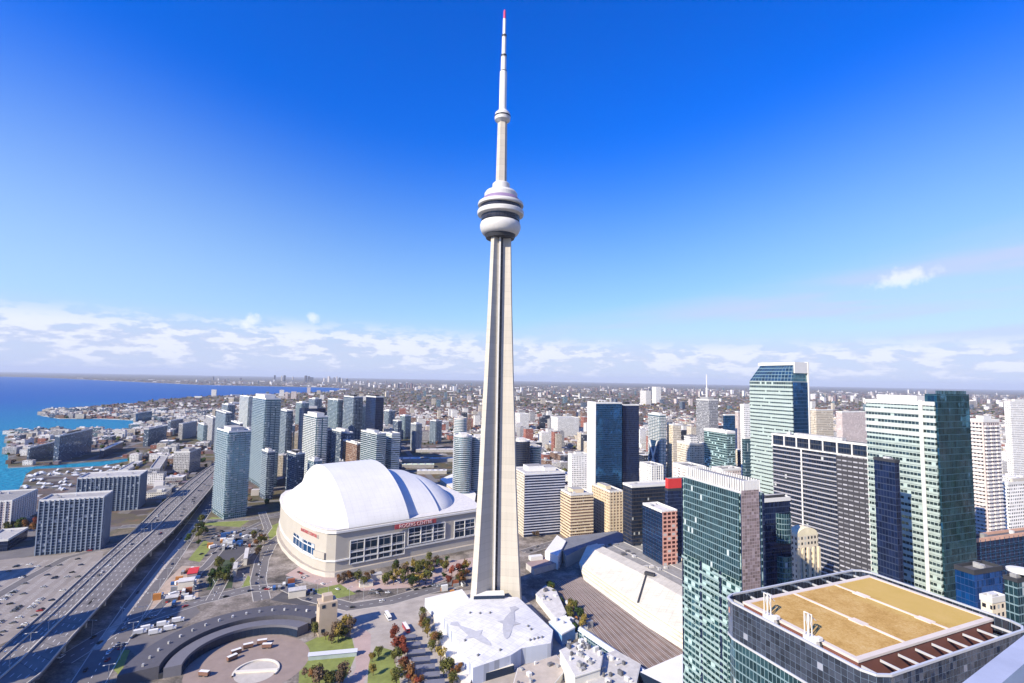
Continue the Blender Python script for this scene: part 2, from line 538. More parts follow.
def tri_section(R, tw, rc):
    """three wedge legs round a hexagonal core: leg tips at radius R, tip width tw, core radius rc"""
    pts = []
    for k in range(3):
        a = rad(229 + 120 * k)
        d = (math.cos(a), math.sin(a))
        n = (-d[1], d[0])
        rt = tw * 1.15
        pts += [(d[0] * rc * .9 - n[0] * rt / 2, d[1] * rc * .9 - n[1] * rt / 2), (d[0] * R - n[0] * tw / 2, d[1] * R - n[1] * tw / 2),
                (d[0] * R + n[0] * tw / 2, d[1] * R + n[1] * tw / 2), (d[0] * rc * .9 + n[0] * rt / 2, d[1] * rc * .9 + n[1] * rt / 2)]
    return pts


mb = MB()
lev = [(0, 25.6, 7.0, 8.4), (20, 24.0, 6.7, 8.2), (60, 21.4, 6.2, 7.8), (105, 18.9, 5.7, 7.4), (150, 17.2, 5.2, 7.0), (204, 14.6, 4.8, 6.8), (264, 12.2, 4.3, 6.4), (330, 10.0, 4.0, 6.2)]
secs = [(z, tri_section(R_, tw, rc)) for z, R_, tw, rc in lev]
for (z0, a), (z1, b) in zip(secs[:-1], secs[1:]):
    for i in range(12):
        j = (i + 1) % 12
        mb.face([(*a[i], z0), (*a[j], z0), (*b[j], z1), (*b[i], z1)], None, 0)
mb.build('shaft', TOWC, tower_t)
SHAFTG = facade('lift_shaft_glass', (0.07, 0.06, 0.055), (0.03, 0.03, 0.035), 1.6, 6.0, 0.7, 0.8, gmetal=0.1, lite=0)
mb = MB()
for k in range(3):                                   # glazed lift shafts in the hollows between the legs
    a = rad(229 + 60 + 120 * k)
    pts = []
    for z, rr in ((4, 7.2), (105, 6.3), (204, 5.6), (328, 5.2)):
        n = (-math.sin(a), math.cos(a))
        c = (math.cos(a) * rr, math.sin(a) * rr)
        o = (math.cos(a) * 3, math.sin(a) * 3)
        pts.append((z, [(o[0] - n[0] * 1.5, o[1] - n[1] * 1.5), (c[0] - n[0] * 1.5, c[1] - n[1] * 1.5), (c[0] + n[0] * 1.5, c[1] + n[1] * 1.5), (o[0] + n[0] * 1.5, o[1] + n[1] * 1.5)]))
    for (z0, p0), (z1, p1) in zip(pts[:-1], pts[1:]):
        for i in range(3):
            mb.face([(*p0[i], z0), (*p0[i + 1], z0), (*p1[i + 1], z1), (*p1[i], z1)], [(0, z0), (4.2, z0), (4.2, z1), (0, z1)])
mb.build('lift_shaft', SHAFTG, tower_t)
mb = MB()
for k in range(3):                                   # pale guide rib at one side of each hollow
    a = rad(229 + 60 + 120 * k)
    for z0, z1, r0, r1 in ((4, 105, 9.2, 7.9), (105, 204, 7.9, 7.0), (204, 328, 7.0, 6.4)):
        n = (-math.sin(a) * -2.0, math.cos(a) * -2.0)
        mb.bar((math.cos(a) * r0 + n[0], math.sin(a) * r0 + n[1], z0), (math.cos(a) * r1 + n[0], math.sin(a) * r1 + n[1], z1), 0.75)
mb.build('guide_rib', PODW, tower_t)
pz = lambda *q: [(r * TY / FPX * 0.95, tz(y)) for r, y in q]
mb = MB()
mb.lathe(pz((5, 239.5), (15, 239), (16.5, 236), (16.5, 233)), 48)
mb.build('pod_underside', DARKM, tower_t)
mb = MB()
mb.lathe(pz((16.5, 235.2), (18.6, 234.6), (20.4, 232), (21.8, 228.6), (21.8, 226.0), (20.8, 223.2), (19.4, 222.2)), 64)
o = mb.build('radome', PODW, tower_t, smooth=True)
weld(o)
PODG = facade('pod_glass', (0.025, 0.022, 0.03), (0.02, 0.02, 0.03), 1.5, 3, 0.85, 0.9, gmetal=0.1, lite=0)
mb = MB()
mb.lathe(pz((20.6, 222.0), (20.8, 216.2)), 64)
mb.build('observation_windows', PODG, tower_t)
mb = MB()
mb.lathe(pz((21.8, 211.6), (21.8, 205.6)), 64)
mb.build('observation_windows', PODG, tower_t)
mb = MB()
mb.lathe(pz((20.7, 217.0), (24.6, 215.8), (24.9, 215.0), (24.9, 212.2), (24.4, 211.4), (21.7, 211.0)), 64)
mb.build('deck_band', PODW, tower_t)
mb = MB()
mb.lathe(pz((21.7, 207.0), (24.4, 206.6), (24.6, 205.4), (24.0, 203.6), (16, 202.4)), 64)
o = mb.build('deck_band', PODW, tower_t)
mb = MB()
mb.lathe(pz((21.0, 203.2), (20.6, 201.2), (18.4, 198.6), (17, 198)), 48)
mb.build('upper_ring', plain('mauve_metal', (0.22, 0.16, 0.28), 0.6), tower_t)  # roof slope over the deck is coloured mauve
mb = MB()
mb.lathe(pz((17.6, 200), (17.8, 194.5), (16.0, 192.2), (11, 191.6), (9.5, 190), (9.3, 184.5), (8.4, 183.6), (5, 183)), 40)
mb.build('upper_drum', PODW, tower_t)
mb = MB()
for z0, z1, r0, r1 in ((tz(192), tz(121), 5.3, 4.4),):
    mb.lathe([(r0, z0), (r1, z1)], 6, a0=rad(7))
mb.build('upper_shaft', TOWC, tower_t)
mb = MB()
mb.lathe([(4.3, tz(123)), (7.2, tz(120.5)), (7.6, tz(117)), (7.0, tz(113.6)), (4.5, tz(111)), (3.6, tz(110))], 28)
mb.build('sky_pod', PODW, tower_t, smooth=True)
mb = MB()
mb.lathe([(7.63, tz(117.6)), (7.66, tz(116.2))], 28)
mb.build('sky_pod_window', PODG, tower_t)
mb = MB()
for y0, y1, r in ((111, 72, 3.5), (72, 56, 2.6), (56, 36, 2.05), (36, 19, 1.5)):
    mb.lathe([(r, tz(y0)), (r * .96, tz(y1)), (0, tz(y1) + .01)], 12)
mb.build('mast', WHITE, tower_t)
mb = MB()
for y, r in ((72, 3.3), (56, 2.9), (36, 2.4)):
    mb = MB()
    mb.lathe([(r, tz(y) - .9), (r, tz(y) + .9)], 12)
    mb.build('mast_collar', DARKM, tower_t)
mb = MB()
mb.lathe([(1.25, tz(19)), (1.1, tz(11)), (0, tz(9))], 10)
mb.build('mast_tip', plain('faded_red', (0.50, 0.06, 0.16), 0.6), tower_t)
mb = MB()                                            # entrance canopy at the foot
mb.obox(-3, -17, 0, 14, 26, 10, rad(6), 1, 0)
mb.build('entrance_hall', [ROOFW, BLACKG], tower_t)

# ------------------------------------------------------------------ the domed stadium
SA = rad(35)
e1, e2 = (math.cos(SA), math.sin(SA)), (-math.sin(SA), math.cos(SA))
SC = (-107 + 102 * e2[0], 557 + 102 * e2[1])
stad = empty('domed_stadium', 'white domed stadium with a segmented roof beside the tall concrete tower', 'stadium', SC, SA)
ZW = 44.0


def foot(grow=0.0):
    pts = [(-80 - grow * .3, -106 - grow), (80 + grow * .3, -106 - grow)]
    for a in (18, 36, 54, 72, 90, 108, 126, 144, 162):
        t = rad(a)
        pts.append((80 + (25 + grow) * math.sin(t), -(106 + grow) * math.cos(t)))
    pts += [(80 + grow * .3, 106 + grow), (-80 - grow * .3, 106 + grow)]
    for a in (18, 36, 54, 72, 90, 108, 126, 144, 162):
        t = rad(a)
        pts.append((-80 - (25 + grow) * math.sin(t), (106 + grow) * math.cos(t)))
    return pts


STW = plain('stadium_concrete', (0.42, 0.39, 0.345), 0.85, var=0.1, scale=0.06)
mb = MB()
mb.prism(foot(), 0, ZW, 0, 1)
mb.build('outer_wall', [STW, PALER], stad)
mb = MB()
mb.prism(foot(1.6), ZW - 3.2, ZW - 1.2, 0)
mb.prism(foot(1.2), 13.5, 15.0, 0)
mb.build('wall_cornice', WHITE, stad)
mb = MB()
mb.prism(foot(3.5), 0.0, 4.5, 0, 1)
mb.build('plinth', [CONC, PAVE], stad)
SGL = facade('stadium_glazing', (0.50, 0.48, 0.46), (0.03, 0.06, 0.11), 7.0, 7.2, 0.92, 0.88, lite=0.0)
for x0, x1, z0, z1 in ((-66, -8, 9, 31), (-4, 40, 17, 34), (52, 79, 15, 33)):
    mb = MB()
    mb.box(x0, x1, -106.6, -105, z0, z1)
    w = mb.build('window_wall', SGL, stad)
    mb = MB()
    nb = max(2, int((x1 - x0) / 14))
    for k in range(nb + 1):
        x = x0 + (x1 - x0) * k / nb
        mb.box(x - .45, x + .45, -107.3, -106.6, z0 - .5, z1 + .5)
    for z in (z0 - .8, (z0 + z1) / 2 - .5, z1):
        mb.box(x0, x1, -107.1, -106.62, z, z + 1.2)
    mb.build('window_frame', WHITE, w)
mb = MB()
ap = foot(0.5)
a, b = ap[-2], ap[-4]
SGL2 = facade('stadium_side_glazing', (0.6, 0.6, 0.6), (0.03, 0.13, 0.33), 9.0, 8.0, 0.9, 0.85)


def wall_panel(mb, i, t0, t1, z0, z1, off=0.7):
    """a panel lying on wall segment i of the footprint"""
    p = foot()
    a, b = p[i], p[(i + 1) % len(p)]
    dxy = (b[0] - a[0], b[1] - a[1])
    L = math.hypot(*dxy)
    n = (dxy[1] / L, -dxy[0] / L)
    q = [(a[0] + dxy[0] * t + n[0] * o_, a[1] + dxy[1] * t + n[1] * o_) for t, o_ in ((t0, off), (t1, off), (t1, 0), (t0, 0))]
    mb.prism(q, z0, z1)


NP = len(foot())
mb = MB()
for i in (NP - 4, NP - 3):
    wall_panel(mb, i, 0.02, 0.98, 13, 27)
mb.build('corner_window', SGL2, stad)
mb = MB()
wall_panel(mb, NP - 2, 0.0, 0.97, 16, 22, 2.0)
mb.build('side_ledge', STW, stad)


def text_obj(s, size, m, parent, loc, rot, name='lettering', ext=0.2):
    cu = bpy.data.curves.new(name, 'FONT')
    cu.body = s
    cu.size = size
    cu.extrude = ext
    cu.align_x = 'CENTER'
    cu.align_y = 'CENTER'
    tmp = bpy.data.objects.new(name, cu)
    me = bpy.data.meshes.new_from_object(tmp)
    bpy.data.objects.remove(tmp)
    me.materials.clear()
    me.materials.append(m)
    o = bpy.data.objects.new(name, me)
    o.location = loc
    o.rotation_euler = rot
    sc.collection.objects.link(o)
    if parent:
        o.parent = parent
        kids.setdefault(parent.name, []).append(o)
    return o


mb = MB()
mb.box(-20, 28, -108.3, -107.7, 36.0, 40.6)
sg = mb.build('sign_board', plain('dull_red', (.36, .06, .07), .7, var=.2), stad)
text_obj('ROGERS CENTRE', 5.0, plain('faded_letter', (.75, .55, .55), .7), sg, (4, -108.5, 38.2), (math.pi / 2, 0, 0))
pf = foot()
a, b = pf[NP - 3], pf[NP - 2]
sgn = math.atan2(b[1] - a[1], b[0] - a[0])
nn_ = (math.sin(sgn), -math.cos(sgn))
text_obj('ROGERS CENTRE', 4.4, plain('sign_red', (.45, .08, .09), .7), stad, ((a[0] + b[0]) / 2 + nn_[0] * 1.2, (a[1] + b[1]) / 2 + nn_[1] * 1.2, 36.2), (math.pi / 2, 0, sgn))
def seam_mat():
    m, N, p = new_mat('roof_membrane')
    co = N.n('ShaderNodeTexCoord', out=3)
    sp = N.t.nodes.new('ShaderNodeSeparateXYZ')
    N.t.links.new(co, sp.inputs[0])
    seam = N.m('MAXIMUM', N.m('LESS_THAN', N.m('FRACT', N.m('DIVIDE', sp.outputs[0], 6.75)), 0.05), N.m('LESS_THAN', N.m('FRACT', N.m('DIVIDE', sp.outputs[1], 12.0)), 0.02))
    n1 = N.n('ShaderNodeTexNoise', {'Vector': co, 'Scale': 0.05, 'Detail': 6.0, 'Roughness': 0.65})
    f = N.m('SUBTRACT', N.m('ADD', 0.90, N.m('MULTIPLY', N.m('SUBTRACT', n1, 0.5), 0.25)), N.m('MULTIPLY', seam, 0.10))
    pset(N, p, color=N.mix(1.0, (0.70, 0.69, 0.67), N.n('ShaderNodeCombineColor', {0: f, 1: f, 2: f}), 'MULTIPLY'), rough=0.6)
    return m


ROOFS = seam_mat()


def arch(e, Wd, H, z0=ZW, n=2.0, q=0.78):
    return z0 + H * max(0.0, 1 - abs(e / Wd) ** n) ** q


def barrel(x0, x1, Wd, H0, H1, name):
    mb = MB()
    NS, NX = 40, 6
    es = [-Wd * math.cos(math.pi * k / NS) for k in range(NS + 1)]
    for j in range(NX):
        xa, xb = x0 + (x1 - x0) * j / NX, x0 + (x1 - x0) * (j + 1) / NX
        Ha, Hb = H0 + (H1 - H0) * j / NX, H0 + (H1 - H0) * (j + 1) / NX
        for k in range(NS):
            mb.face([(xa, es[k], arch(es[k], Wd, Ha)), (xb, es[k], arch(es[k], Wd, Hb)), (xb, es[k + 1], arch(es[k + 1], Wd, Hb)), (xa, es[k + 1], arch(es[k + 1], Wd, Ha))])
    for x, H in ((x0, H0), (x1, H1)):
        mb.face([(x, e, arch(e, Wd, H)) for e in es])
    return mb.build(name, ROOFS, stad)


def quarter(x0, x1, Wd, H, name, pw, pq):
    mb = MB()
    NR, NA = 14, 40
    def P(r, t):
        rr = math.sin(r * math.pi / 2)
        return (x0 + (x1 - x0) * rr * math.sin(t), -Wd * rr * math.cos(t), ZW + H * max(0, 1 - rr ** pw) ** pq)
    for i in range(NR):
        for j in range(NA):
            t0, t1 = math.pi * j / NA, math.pi * (j + 1) / NA
            r0, r1 = i / NR, (i + 1) / NR
            mb.face([P(r0, t0), P(r1, t0), P(r1, t1), P(r0, t1)] if i else [P(r0, t0), P(r1, t0), P(r1, t1)])
    mb.face([(x0, -Wd + 2 * Wd * k / 40, arch(-Wd + 2 * Wd * k / 40, Wd, H, ZW, pw, pq)) for k in range(41)])
    return mb.build(name, ROOFS, stad)


quarter(-67, -104, 104, 43, 'roof_panel', 1.12, 1.0)
barrel(-68, -3, 106, 46, 47, 'roof_panel')
barrel(-3.2, 38, 95, 36, 30, 'roof_panel')
quarter(37.8, 86, 91, 26, 'roof_panel', 2.0, .78)
# ------------------------------------------------------------------ corner-fitted buildings
HERO = []                       # (x, y, radius) kept clear of filler


def fit(xl, xc, xr, ytop, Y, th=TH):
    """box whose nearest roof corner shows at (xc,ytop) at depth Y and whose two visible faces span xl..xr"""
    tx, tz_ = ray(xc, ytop)
    C = (tx * Y, Y)
    H = HCAM + tz_ * Y
    a = (-math.sin(th), math.cos(th))
    b = (math.cos(th), math.sin(th))
    tl, tr = ray(xl, ytop)[0], ray(xr, ytop)[0]
    def span(d, T):
        den = d[0] - T * d[1]
        return abs((T * C[1] - C[0]) / den) if abs(den) > 1e-6 else 20.0
    if tx > a[0] / a[1]:
        d_, w_, sx = span(a, tl), span(b, tr), 1
    else:
        nb = (-b[0], -b[1])
        w_, d_, sx = span(nb, tl), span(a, tr), -1
    w_, d_ = min(max(w_, 4), 160), min(max(d_, 4), 160)
    cx = C[0] + b[0] * w_ / 2 * sx + a[0] * d_ / 2
    cy = C[1] + b[1] * w_ / 2 * sx + a[1] * d_ / 2
    HERO.append((cx, cy, math.hypot(w_, d_) / 2 + 6))
    return dict(cx=cx, cy=cy, rot=th, w=w_, d=d_, H=H)


def tower(name, label, cat, s, core, bands=None, piers=None, roof=GREYR, para=1.4, pent=None, balc=None, group=None, z0=0.0, pmat=None, cap=None):
    """s from fit(); bands = [(za, zb, floor, height, proud, mat)]; piers = [(spacing, width, proud, mat, za, zb)]"""
    w, d, H = s['w'], s['d'], s['H']
    r = empty(name, label, cat, (s['cx'], s['cy'], z0), s['rot'], group)
    mb = MB()
    mb.prism([(-w / 2, -d / 2), (w / 2, -d / 2), (w / 2, d / 2), (-w / 2, d / 2)], 0, H - .6, 0, cap=False)
    mb.build('curtain_wall', core, r)
    mb = MB()
    mb.box(-w / 2 + .02, w / 2 - .02, -d / 2 + .02, d / 2 - .02, H - 1.2, H - .3, 0)
    rf = mb.build('roof', roof, r)
    if para:
        mb = MB()
        mb.frame(w + .5, d + .5, H - 1.0, H + para, .5)
        mb.build('parapet', pmat or WHITE, rf)
    if bands:
        mb = MB()
        mats = []
        for za, zb, fh, bh, pr, m in bands:
            if m not in mats:
                mats.append(m)
            z = za
            zb = min(zb, H - .5)
            while z + bh <= zb:
                mb.ring(w, d, z, z + bh, pr, mats.index(m))
                z += fh
        mb.build('spandrel_band', mats, r)
    if piers:
        mb = MB()
        mats = []
        for sp_, pw, pr, m, za, zb in piers:
            if m not in mats:
                mats.append(m)
            k = mats.index(m)
            za, zb = (za if za is not None else 0), (zb if zb is not None else H + .3)
            n = max(1, round(w / sp_))
            for i in range(n + 1):
                x = -w / 2 + w * i / n
                for y in (-d / 2 - pr / 2, d / 2 + pr / 2):
                    mb.box(x - pw / 2, x + pw / 2, y - pr / 2, y + pr / 2, za, zb, k)
            n = max(1, round(d / sp_))
            for i in range(1, n):
                y = -d / 2 + d * i / n
                for x in (-w / 2 - pr / 2, w / 2 + pr / 2):
                    mb.box(x - pr / 2, x + pr / 2, y - pw / 2, y + pw / 2, za, zb, k)
        mb.build('pier', mats, r)
    if balc:
        fh, pr, m = balc
        mb = MB()
        z = 8.0
        n = max(1, round(w / 8))
        nd = max(1, round(d / 8))
        while z < H - 4:
            for i in range(n):
                x = -w / 2 + w * (i + .5) / n
                mb.box(x - w / n * .36, x + w / n * .36, -d / 2 - pr, -d / 2, z, z + 1.1, 0, None, True)
            for i in range(nd):
                y = -d / 2 + d * (i + .5) / nd
                for sx in (-1, 1):
                    xa, xb = sorted((sx * w / 2, sx * (w / 2 + pr)))
                    mb.box(xa, xb, y - d / nd * .36, y + d / nd * .36, z, z + 1.1, 0, None, True)
            z += fh
        mb.build('balcony', m, r)
    for fx, fy, fw, fd, ph, m in (pent or ()):
        mb = MB()
        mb.box(w * fx - w * fw / 2, w * fx + w * fw / 2, d * fy - d * fd / 2, d * fy + d * fd / 2, H - .3, H + ph, 0, 1)
        mb.build('mechanical_penthouse', [m, GREYR], r)
    # small plant on the roof
    rg = random.Random(int(w * 100 + d * 10))
    for i in range(3):
        mb = MB()
        a, b = rg.uniform(1.2, 3.2), rg.uniform(1.2, 3.2)
        x, y = rg.uniform(-w / 2 + 3, w / 2 - 3) if w > 8 else 0, rg.uniform(-d / 2 + 3, d / 2 - 3) if d > 8 else 0
        mb.box(x - a / 2, x + a / 2, y - b / 2, y + b / 2, H - .3, H + rg.uniform(.8, 2.4))
        mb.build('rooftop_unit', MECH, rf)
    return r


G_TEAL = facade('teal_glass', (0.16, 0.24, 0.27), (0.07, 0.17, 0.21), 1.5, 3.3, 0.88, 0.84, gmetal=0.8, lite=0.02, jit=0.06, warp=0.35)
G_TEAL2 = facade('streaky_teal_glass', (0.22, 0.31, 0.31), (0.045, 0.13, 0.155), 3.0, 3.2, 0.9, 0.66, gmetal=0.75, lite=0.10, jit=0.10, warp=0.4, litc=(0.55, 0.72, 0.70))
G_BLUE = facade('blue_glass', (0.03, 0.08, 0.17), (0.02, 0.10, 0.24), 1.6, 3.6, 0.92, 0.86, gmetal=0.8, lite=0.0, jit=0.03, warp=0.25)
G_PALE = facade('pale_green_glass', (0.36, 0.43, 0.41), (0.09, 0.14, 0.145), 2.0, 3.9, 0.9, 0.6, gmetal=0.75, lite=0.05, jit=0.05, litc=(0.5, 0.6, 0.56), warp=0.3)
G_NAVY = facade('navy_glass', (0.02, 0.035, 0.08), (0.012, 0.024, 0.075), 1.6, 3.6, 0.9, 0.85, gmetal=0.4, lite=0.0)
G_CONDO = facade('condo_glass', (0.20, 0.27, 0.31), (0.045, 0.125, 0.19), 2.6, 3.0, 0.86, 0.7, gmetal=0.6, lite=0.06, jit=0.06, warp=0.15)
G_CONDOD = facade('dark_condo_glass', (0.14, 0.17, 0.22), (0.03, 0.07, 0.14), 2.6, 3.0, 0.82, 0.7, gmetal=0.5, lite=0.08, jit=0.08)
G_GREY = facade('grey_window_wall', (0.34, 0.34, 0.36), (0.05, 0.07, 0.11), 2.2, 3.4, 0.6, 0.6)
G_DARK = facade('dark_office_glass', (0.05, 0.055, 0.07), (0.025, 0.04, 0.08), 2.0, 4.0, 0.9, 0.8, gmetal=0.5, lite=0.015)
W_CREAM = facade('cream_stone', (0.66, 0.58, 0.46), (0.05, 0.06, 0.08), 2.8, 3.4, 0.5, 0.5)
W_WHITE = facade('white_precast', (0.74, 0.72, 0.69), (0.07, 0.09, 0.13), 2.8, 3.2, 0.5, 0.5)
W_PINK = facade('pinkish_precast', (0.66, 0.56, 0.53), (0.08, 0.09, 0.12), 2.4, 3.0, 0.55, 0.5)
W_TAN = facade('tan_brick', (0.50, 0.36, 0.21), (0.06, 0.05, 0.05), 2.6, 3.3, 0.6, 0.5)
W_BROWN = facade('brown_brick', (0.24, 0.15, 0.11), (0.05, 0.05, 0.06), 2.6, 3.3, 0.5, 0.5)
W_RED = facade('red_brick', (0.33, 0.12, 0.085), (0.06, 0.07, 0.09), 2.6, 3.4, 0.5, 0.5)
W_GREY = facade('grey_precast', (0.38, 0.37, 0.37), (0.05, 0.06, 0.09), 2.8, 3.3, 0.5, 0.5)
W_BEIGE = facade('beige_precast', (0.52, 0.46, 0.38), (0.05, 0.06, 0.08), 2.6, 3.2, 0.5, 0.5)
W_REFL = facade('pinkish_reflecting_glass', (0.33, 0.27, 0.28), (0.42, 0.33, 0.33), 1.5, 1.6, 0.9, 0.85, gmetal=0.55, grough=0.25, lite=0.12, jit=0.25, litc=(0.3, 0.25, 0.26))  # reflected surroundings are painted in as pinkish pane tints

# ------------------------------------------------------------------ right-hand towers
# the glass hotel tower with white roof screen
s = fit(683, 741, 762.5, 492.5, 252)
H = s['H']
t = tower('hotel_tower', 'teal glass tower with streaked lower floors and white slatted roof screen', 'tower', s, G_TEAL2,
          piers=[(14, 1.2, .5, G_NAVY, 0, H - 1)], roof=PALER, para=0)
w, d = s['w'], s['d']
bal_r = random.Random(17)
mb = MB()
zf = 4.0
while zf < H * .70:
    nb_ = int(d / 4.5)
    for k in range(nb_):
        if bal_r.random() < (.62 if (k // 2) % 3 else .25):
            y0_, y1_ = -d / 2 + d * k / nb_ + .1, -d / 2 + d * (k + 1) / nb_ - .1
            mb.box(-w / 2 - 1.3, -w / 2 - .02, y0_, y1_, zf, zf + .25, 0, None, True)
            mb.box(-w / 2 - 1.32, -w / 2 - 1.2, y0_, y1_, zf + .25, zf + 1.25, 0)
    zf += 3.2
mb.build('balcony', plain('pale_teal_glass', (.28, .38, .385), .3, var=.25, scale=.3), t)
mb = MB()
mb.box(-w / 2 - .35, w / 2 - 3, -d / 2 - .75, -d / 2 - .4, 0, H + 1, 0)
mb.build('stone_face', W_REFL, t)  # end face carrying the painted pinkish grey reflection
mb = MB()
mb.box(-w / 2 - .8, -w / 2 - .42, -d / 2 + 1, d / 2 - 2, H * .70, H - .4)
mb.build('upper_glazing', G_TEAL, t)
mb = MB()
for i in range(26):                                   # white slats round the roof plant
    y = -d / 2 + 1 + (d - 2) * i / 25
    for x in (-w / 2 + 2.5, w / 2 - 1):
        mb.box(x - .2, x + .2, y - .35, y + .35, H - .5, H + 5.4)
for i in range(12):
    x = -w / 2 + 2.5 + (w - 3.5) * i / 11
    for y in (-d / 2 + 1, d / 2 - 1):
        mb.box(x - .35, x + .35, y - .21, y + .21, H - .5, H + 5.39)
mb.build('roof_screen', WHITE, t)
mb = MB()
mb.box(-w / 2 + 5, w / 2 - 3, -d / 2 + 3, d / 2 - 3, H - .5, H + 4.2)
mb.build('mechanical_penthouse', plain('grey_plant_room', (.22, .22, .23), .8), t)

# slim dark tower behind it, with a curved glass front
s = fit(760, 763, 790, 501, 318)
t = tower('residential_tower', 'slim dark navy tower with pale curved glass patches behind the streaked teal tower', 'tower', s, G_NAVY,
          bands=[(10, s['H'] - 14, 3.4, .5, .4, G_DARK)], pent=[(0, 0, .7, .6, 3, DARKM)])
mb = MB()
mb.lathe([(6, s['H'] - 26), (6, s['H'] - 8)], 20, s['w'] * .22, -s['d'] / 2 + 2.0, a0=math.pi, a1=2 * math.pi)
mb.lathe([(6, s['H'] - 52), (6, s['H'] - 34)], 20, s['w'] * .22, -s['d'] / 2 + 2.0, a0=math.pi, a1=2 * math.pi)
mb.build('bay_window', G_TEAL, t)

# cream arched top block
s = fit(788, 797, 818, 536, 330)
t = tower('arched_block', 'cream stone block with rounded top and brown window bays below the striped office tower', 'office block', s, W_CREAM, para=0,
          piers=[(5, 1.6, .9, plain('cream_pier', (.70, .60, .44), .8), 0, s['H'] - 8)], roof=PALER)
mb = MB()
w, d, H = s['w'], s['d'], s['H']
for k in range(10):
    a0, a1 = math.pi * k / 10, math.pi * (k + 1) / 10
    x0, x1 = -w / 2 * math.cos(a0), -w / 2 * math.cos(a1)
    z0, z1 = H - .5 + 5 * math.sin(a0), H - .5 + 5 * math.sin(a1)
    mb.face([(x0, -d / 2, z0), (x1, -d / 2, z1), (x1, d / 2, z1), (x0, d / 2, z0)])
for y in (-d / 2, d / 2):
    mb.face([(-w / 2 * math.cos(math.pi * k / 10), y, H - .5 + 5 * math.sin(math.pi * k / 10)) for k in range(11)])
mb.build('vaulted_roof', plain('cream_render', (.72, .64, .46), .8), t)

# striped office block
s = fit(773, 868, 875, 444.5, 372, rad(25))
H = s['H']
LAV = plain('lavender_spandrel', (.34, .335, .37), .5, var=.1)
t = tower('office_tower', 'broad office block striped white and dark with a framed open roof rim', 'tower', s, G_DARK,
          bands=[(6, H - 12, 3.6, 0.95, .5, LAV)], piers=[(3.2, .22, .25, DARKM, 0, H - 10)], para=0, pent=[(0, 0, .55, .5, 2.4, MECH)])
w, d = s['w'], s['d']
mb = MB()
mb.ring(w, d, H - 1.2, H + .3, .9)
n = 7
for i in range(n + 1):
    y = -d / 2 + d * i / n
    for sx in (-1, 1):
        xx = sx * (w / 2 + .55)
        mb.box(xx - .35, xx + .35, y - .45, y + .45, H - 9.5, H - 1.2)
mb.ring(w, d, H - 10.4, H - 9.4, .9)
mb.build('roof_rim', WHITE, t)
mb = MB()
mb.box(-w / 2 - 1.1, -w / 2 - .55, d * .16 - .5, d * .16 + .5, 0, H - 10)
mb.box(-w / 2 - 1.2, -w / 2 - .2, -d / 2 - 1.0, -d / 2 + .2, 0, H + .2)
mb.box(w / 2 - .2, w / 2 + 1, -d / 2 - 1.0, -d / 2 + .2, 0, H + .2)
mb.build('white_fin', WHITE, t)
mb = MB()
mb.box(-w / 2 - .62, -w / 2 - .52, -d / 2 + .1, -d / 2 + d * .30, 4, H - 10.5)
mb.build('dark_bay', facade('dark_striped_bay', (.04, .04, .05), (.30, .30, .34), 4.0, 3.6, .8, .30, gmetal=0, grough=.6, lite=0), t)

# pale sloped-front tower
s = fit(749.5, 792, 807, 381, 500, rad(24))
H = s['H']
t = tower('sloped_tower', 'pale green glass tower with slanted glazed top and white roof fin, tallest on the right', 'tower', s, G_PALE,
          bands=[(6, H - 6, 3.9, 1.3, .4, plain('pale_green_spandrel', (.37, .44, .42), .4))], para=0)
w, d = s['w'], s['d']
mb = MB()
hx = 16.0
P = [(-w / 2, -d / 2, H - .4), (w / 2, -d / 2, H - .4), (w / 2, d / 2, H - .4), (-w / 2, d / 2, H - .4)]
Q = [(-w / 2 + 5, -d / 2 + 1, H + hx), (w / 2, -d / 2 + 1, H + hx), (w / 2, d / 2 - 10, H + hx), (-w / 2 + 5, d / 2 - 10, H + hx)]
for k in range(4):
    k2 = (k + 1) % 4
    L = 20
    mb.face([P[k], P[k2], Q[k2], Q[k]], [(0, 0), (L, 0), (L, hx), (0, hx)])
mb.face(Q)
mb.build('slanted_top', G_TEAL, t)
mb = MB()
mb.box(-w / 2 + 3, w / 2 + 1, -d / 2 - 1, -d / 2 + 0.2, H + hx - 8, H + hx + 3)
mb.box(-w / 2 + 4, w / 2 + 1, -d / 2 + .22, d / 2 - 8, H + hx + .05, H + hx + 3)
mb.box(w / 2 + .1, w / 2 + 1.6, -d / 2 - 1.4, -d / 2 + 2.2, 20, H + hx + 3.5)
mb.build('roof_fin', WHITE, t)
mb = MB()
mb.box(-w / 2 + .5, w / 2 - .1, -d / 2 - .7, -d / 2 - .45, 10, H - 1)
mb.build('dark_glass_face', G_BLUE, t)

# the pair joined at a corner: pale striped wing and teal wing
s = fit(866, 934, 966, 404, 300, rad(21))
H = s['H']
t = tower('corner_tower', 'pale green striped office tower with a tall teal glass corner wing', 'tower', s, G_PALE,
          bands=[(4, H - 22, 3.9, 1.35, .45, plain('pale_mint_spandrel', (.38, .45, .42), .4)), (H - 20, H, 4.4, 2.6, .5, plain('pale_crown', (.48, .52, .50), .45))], para=1.2,
          pent=[(.0, .1, .7, .6, 4.5, ROOFW)])
w, d = s['w'], s['d']
mb = MB()
mb.box(-w / 2 - 1.2, -w / 2 - .5, -d / 2 + d * .17 - .9, -d / 2 + d * .17 + .9, 0, H + 2)
mb.build('white_fin', WHITE, t)
mb = MB()
mb.box(-w / 2 + .3, w / 2 + .3, -d / 2 - 1.6, -d / 2 - .5, 0, H + 6)
mb.box(-w / 2 + .31, -w / 2 + 1.3, -d / 2 - .5, -d / 2 + 5, H - 1, H + 6)
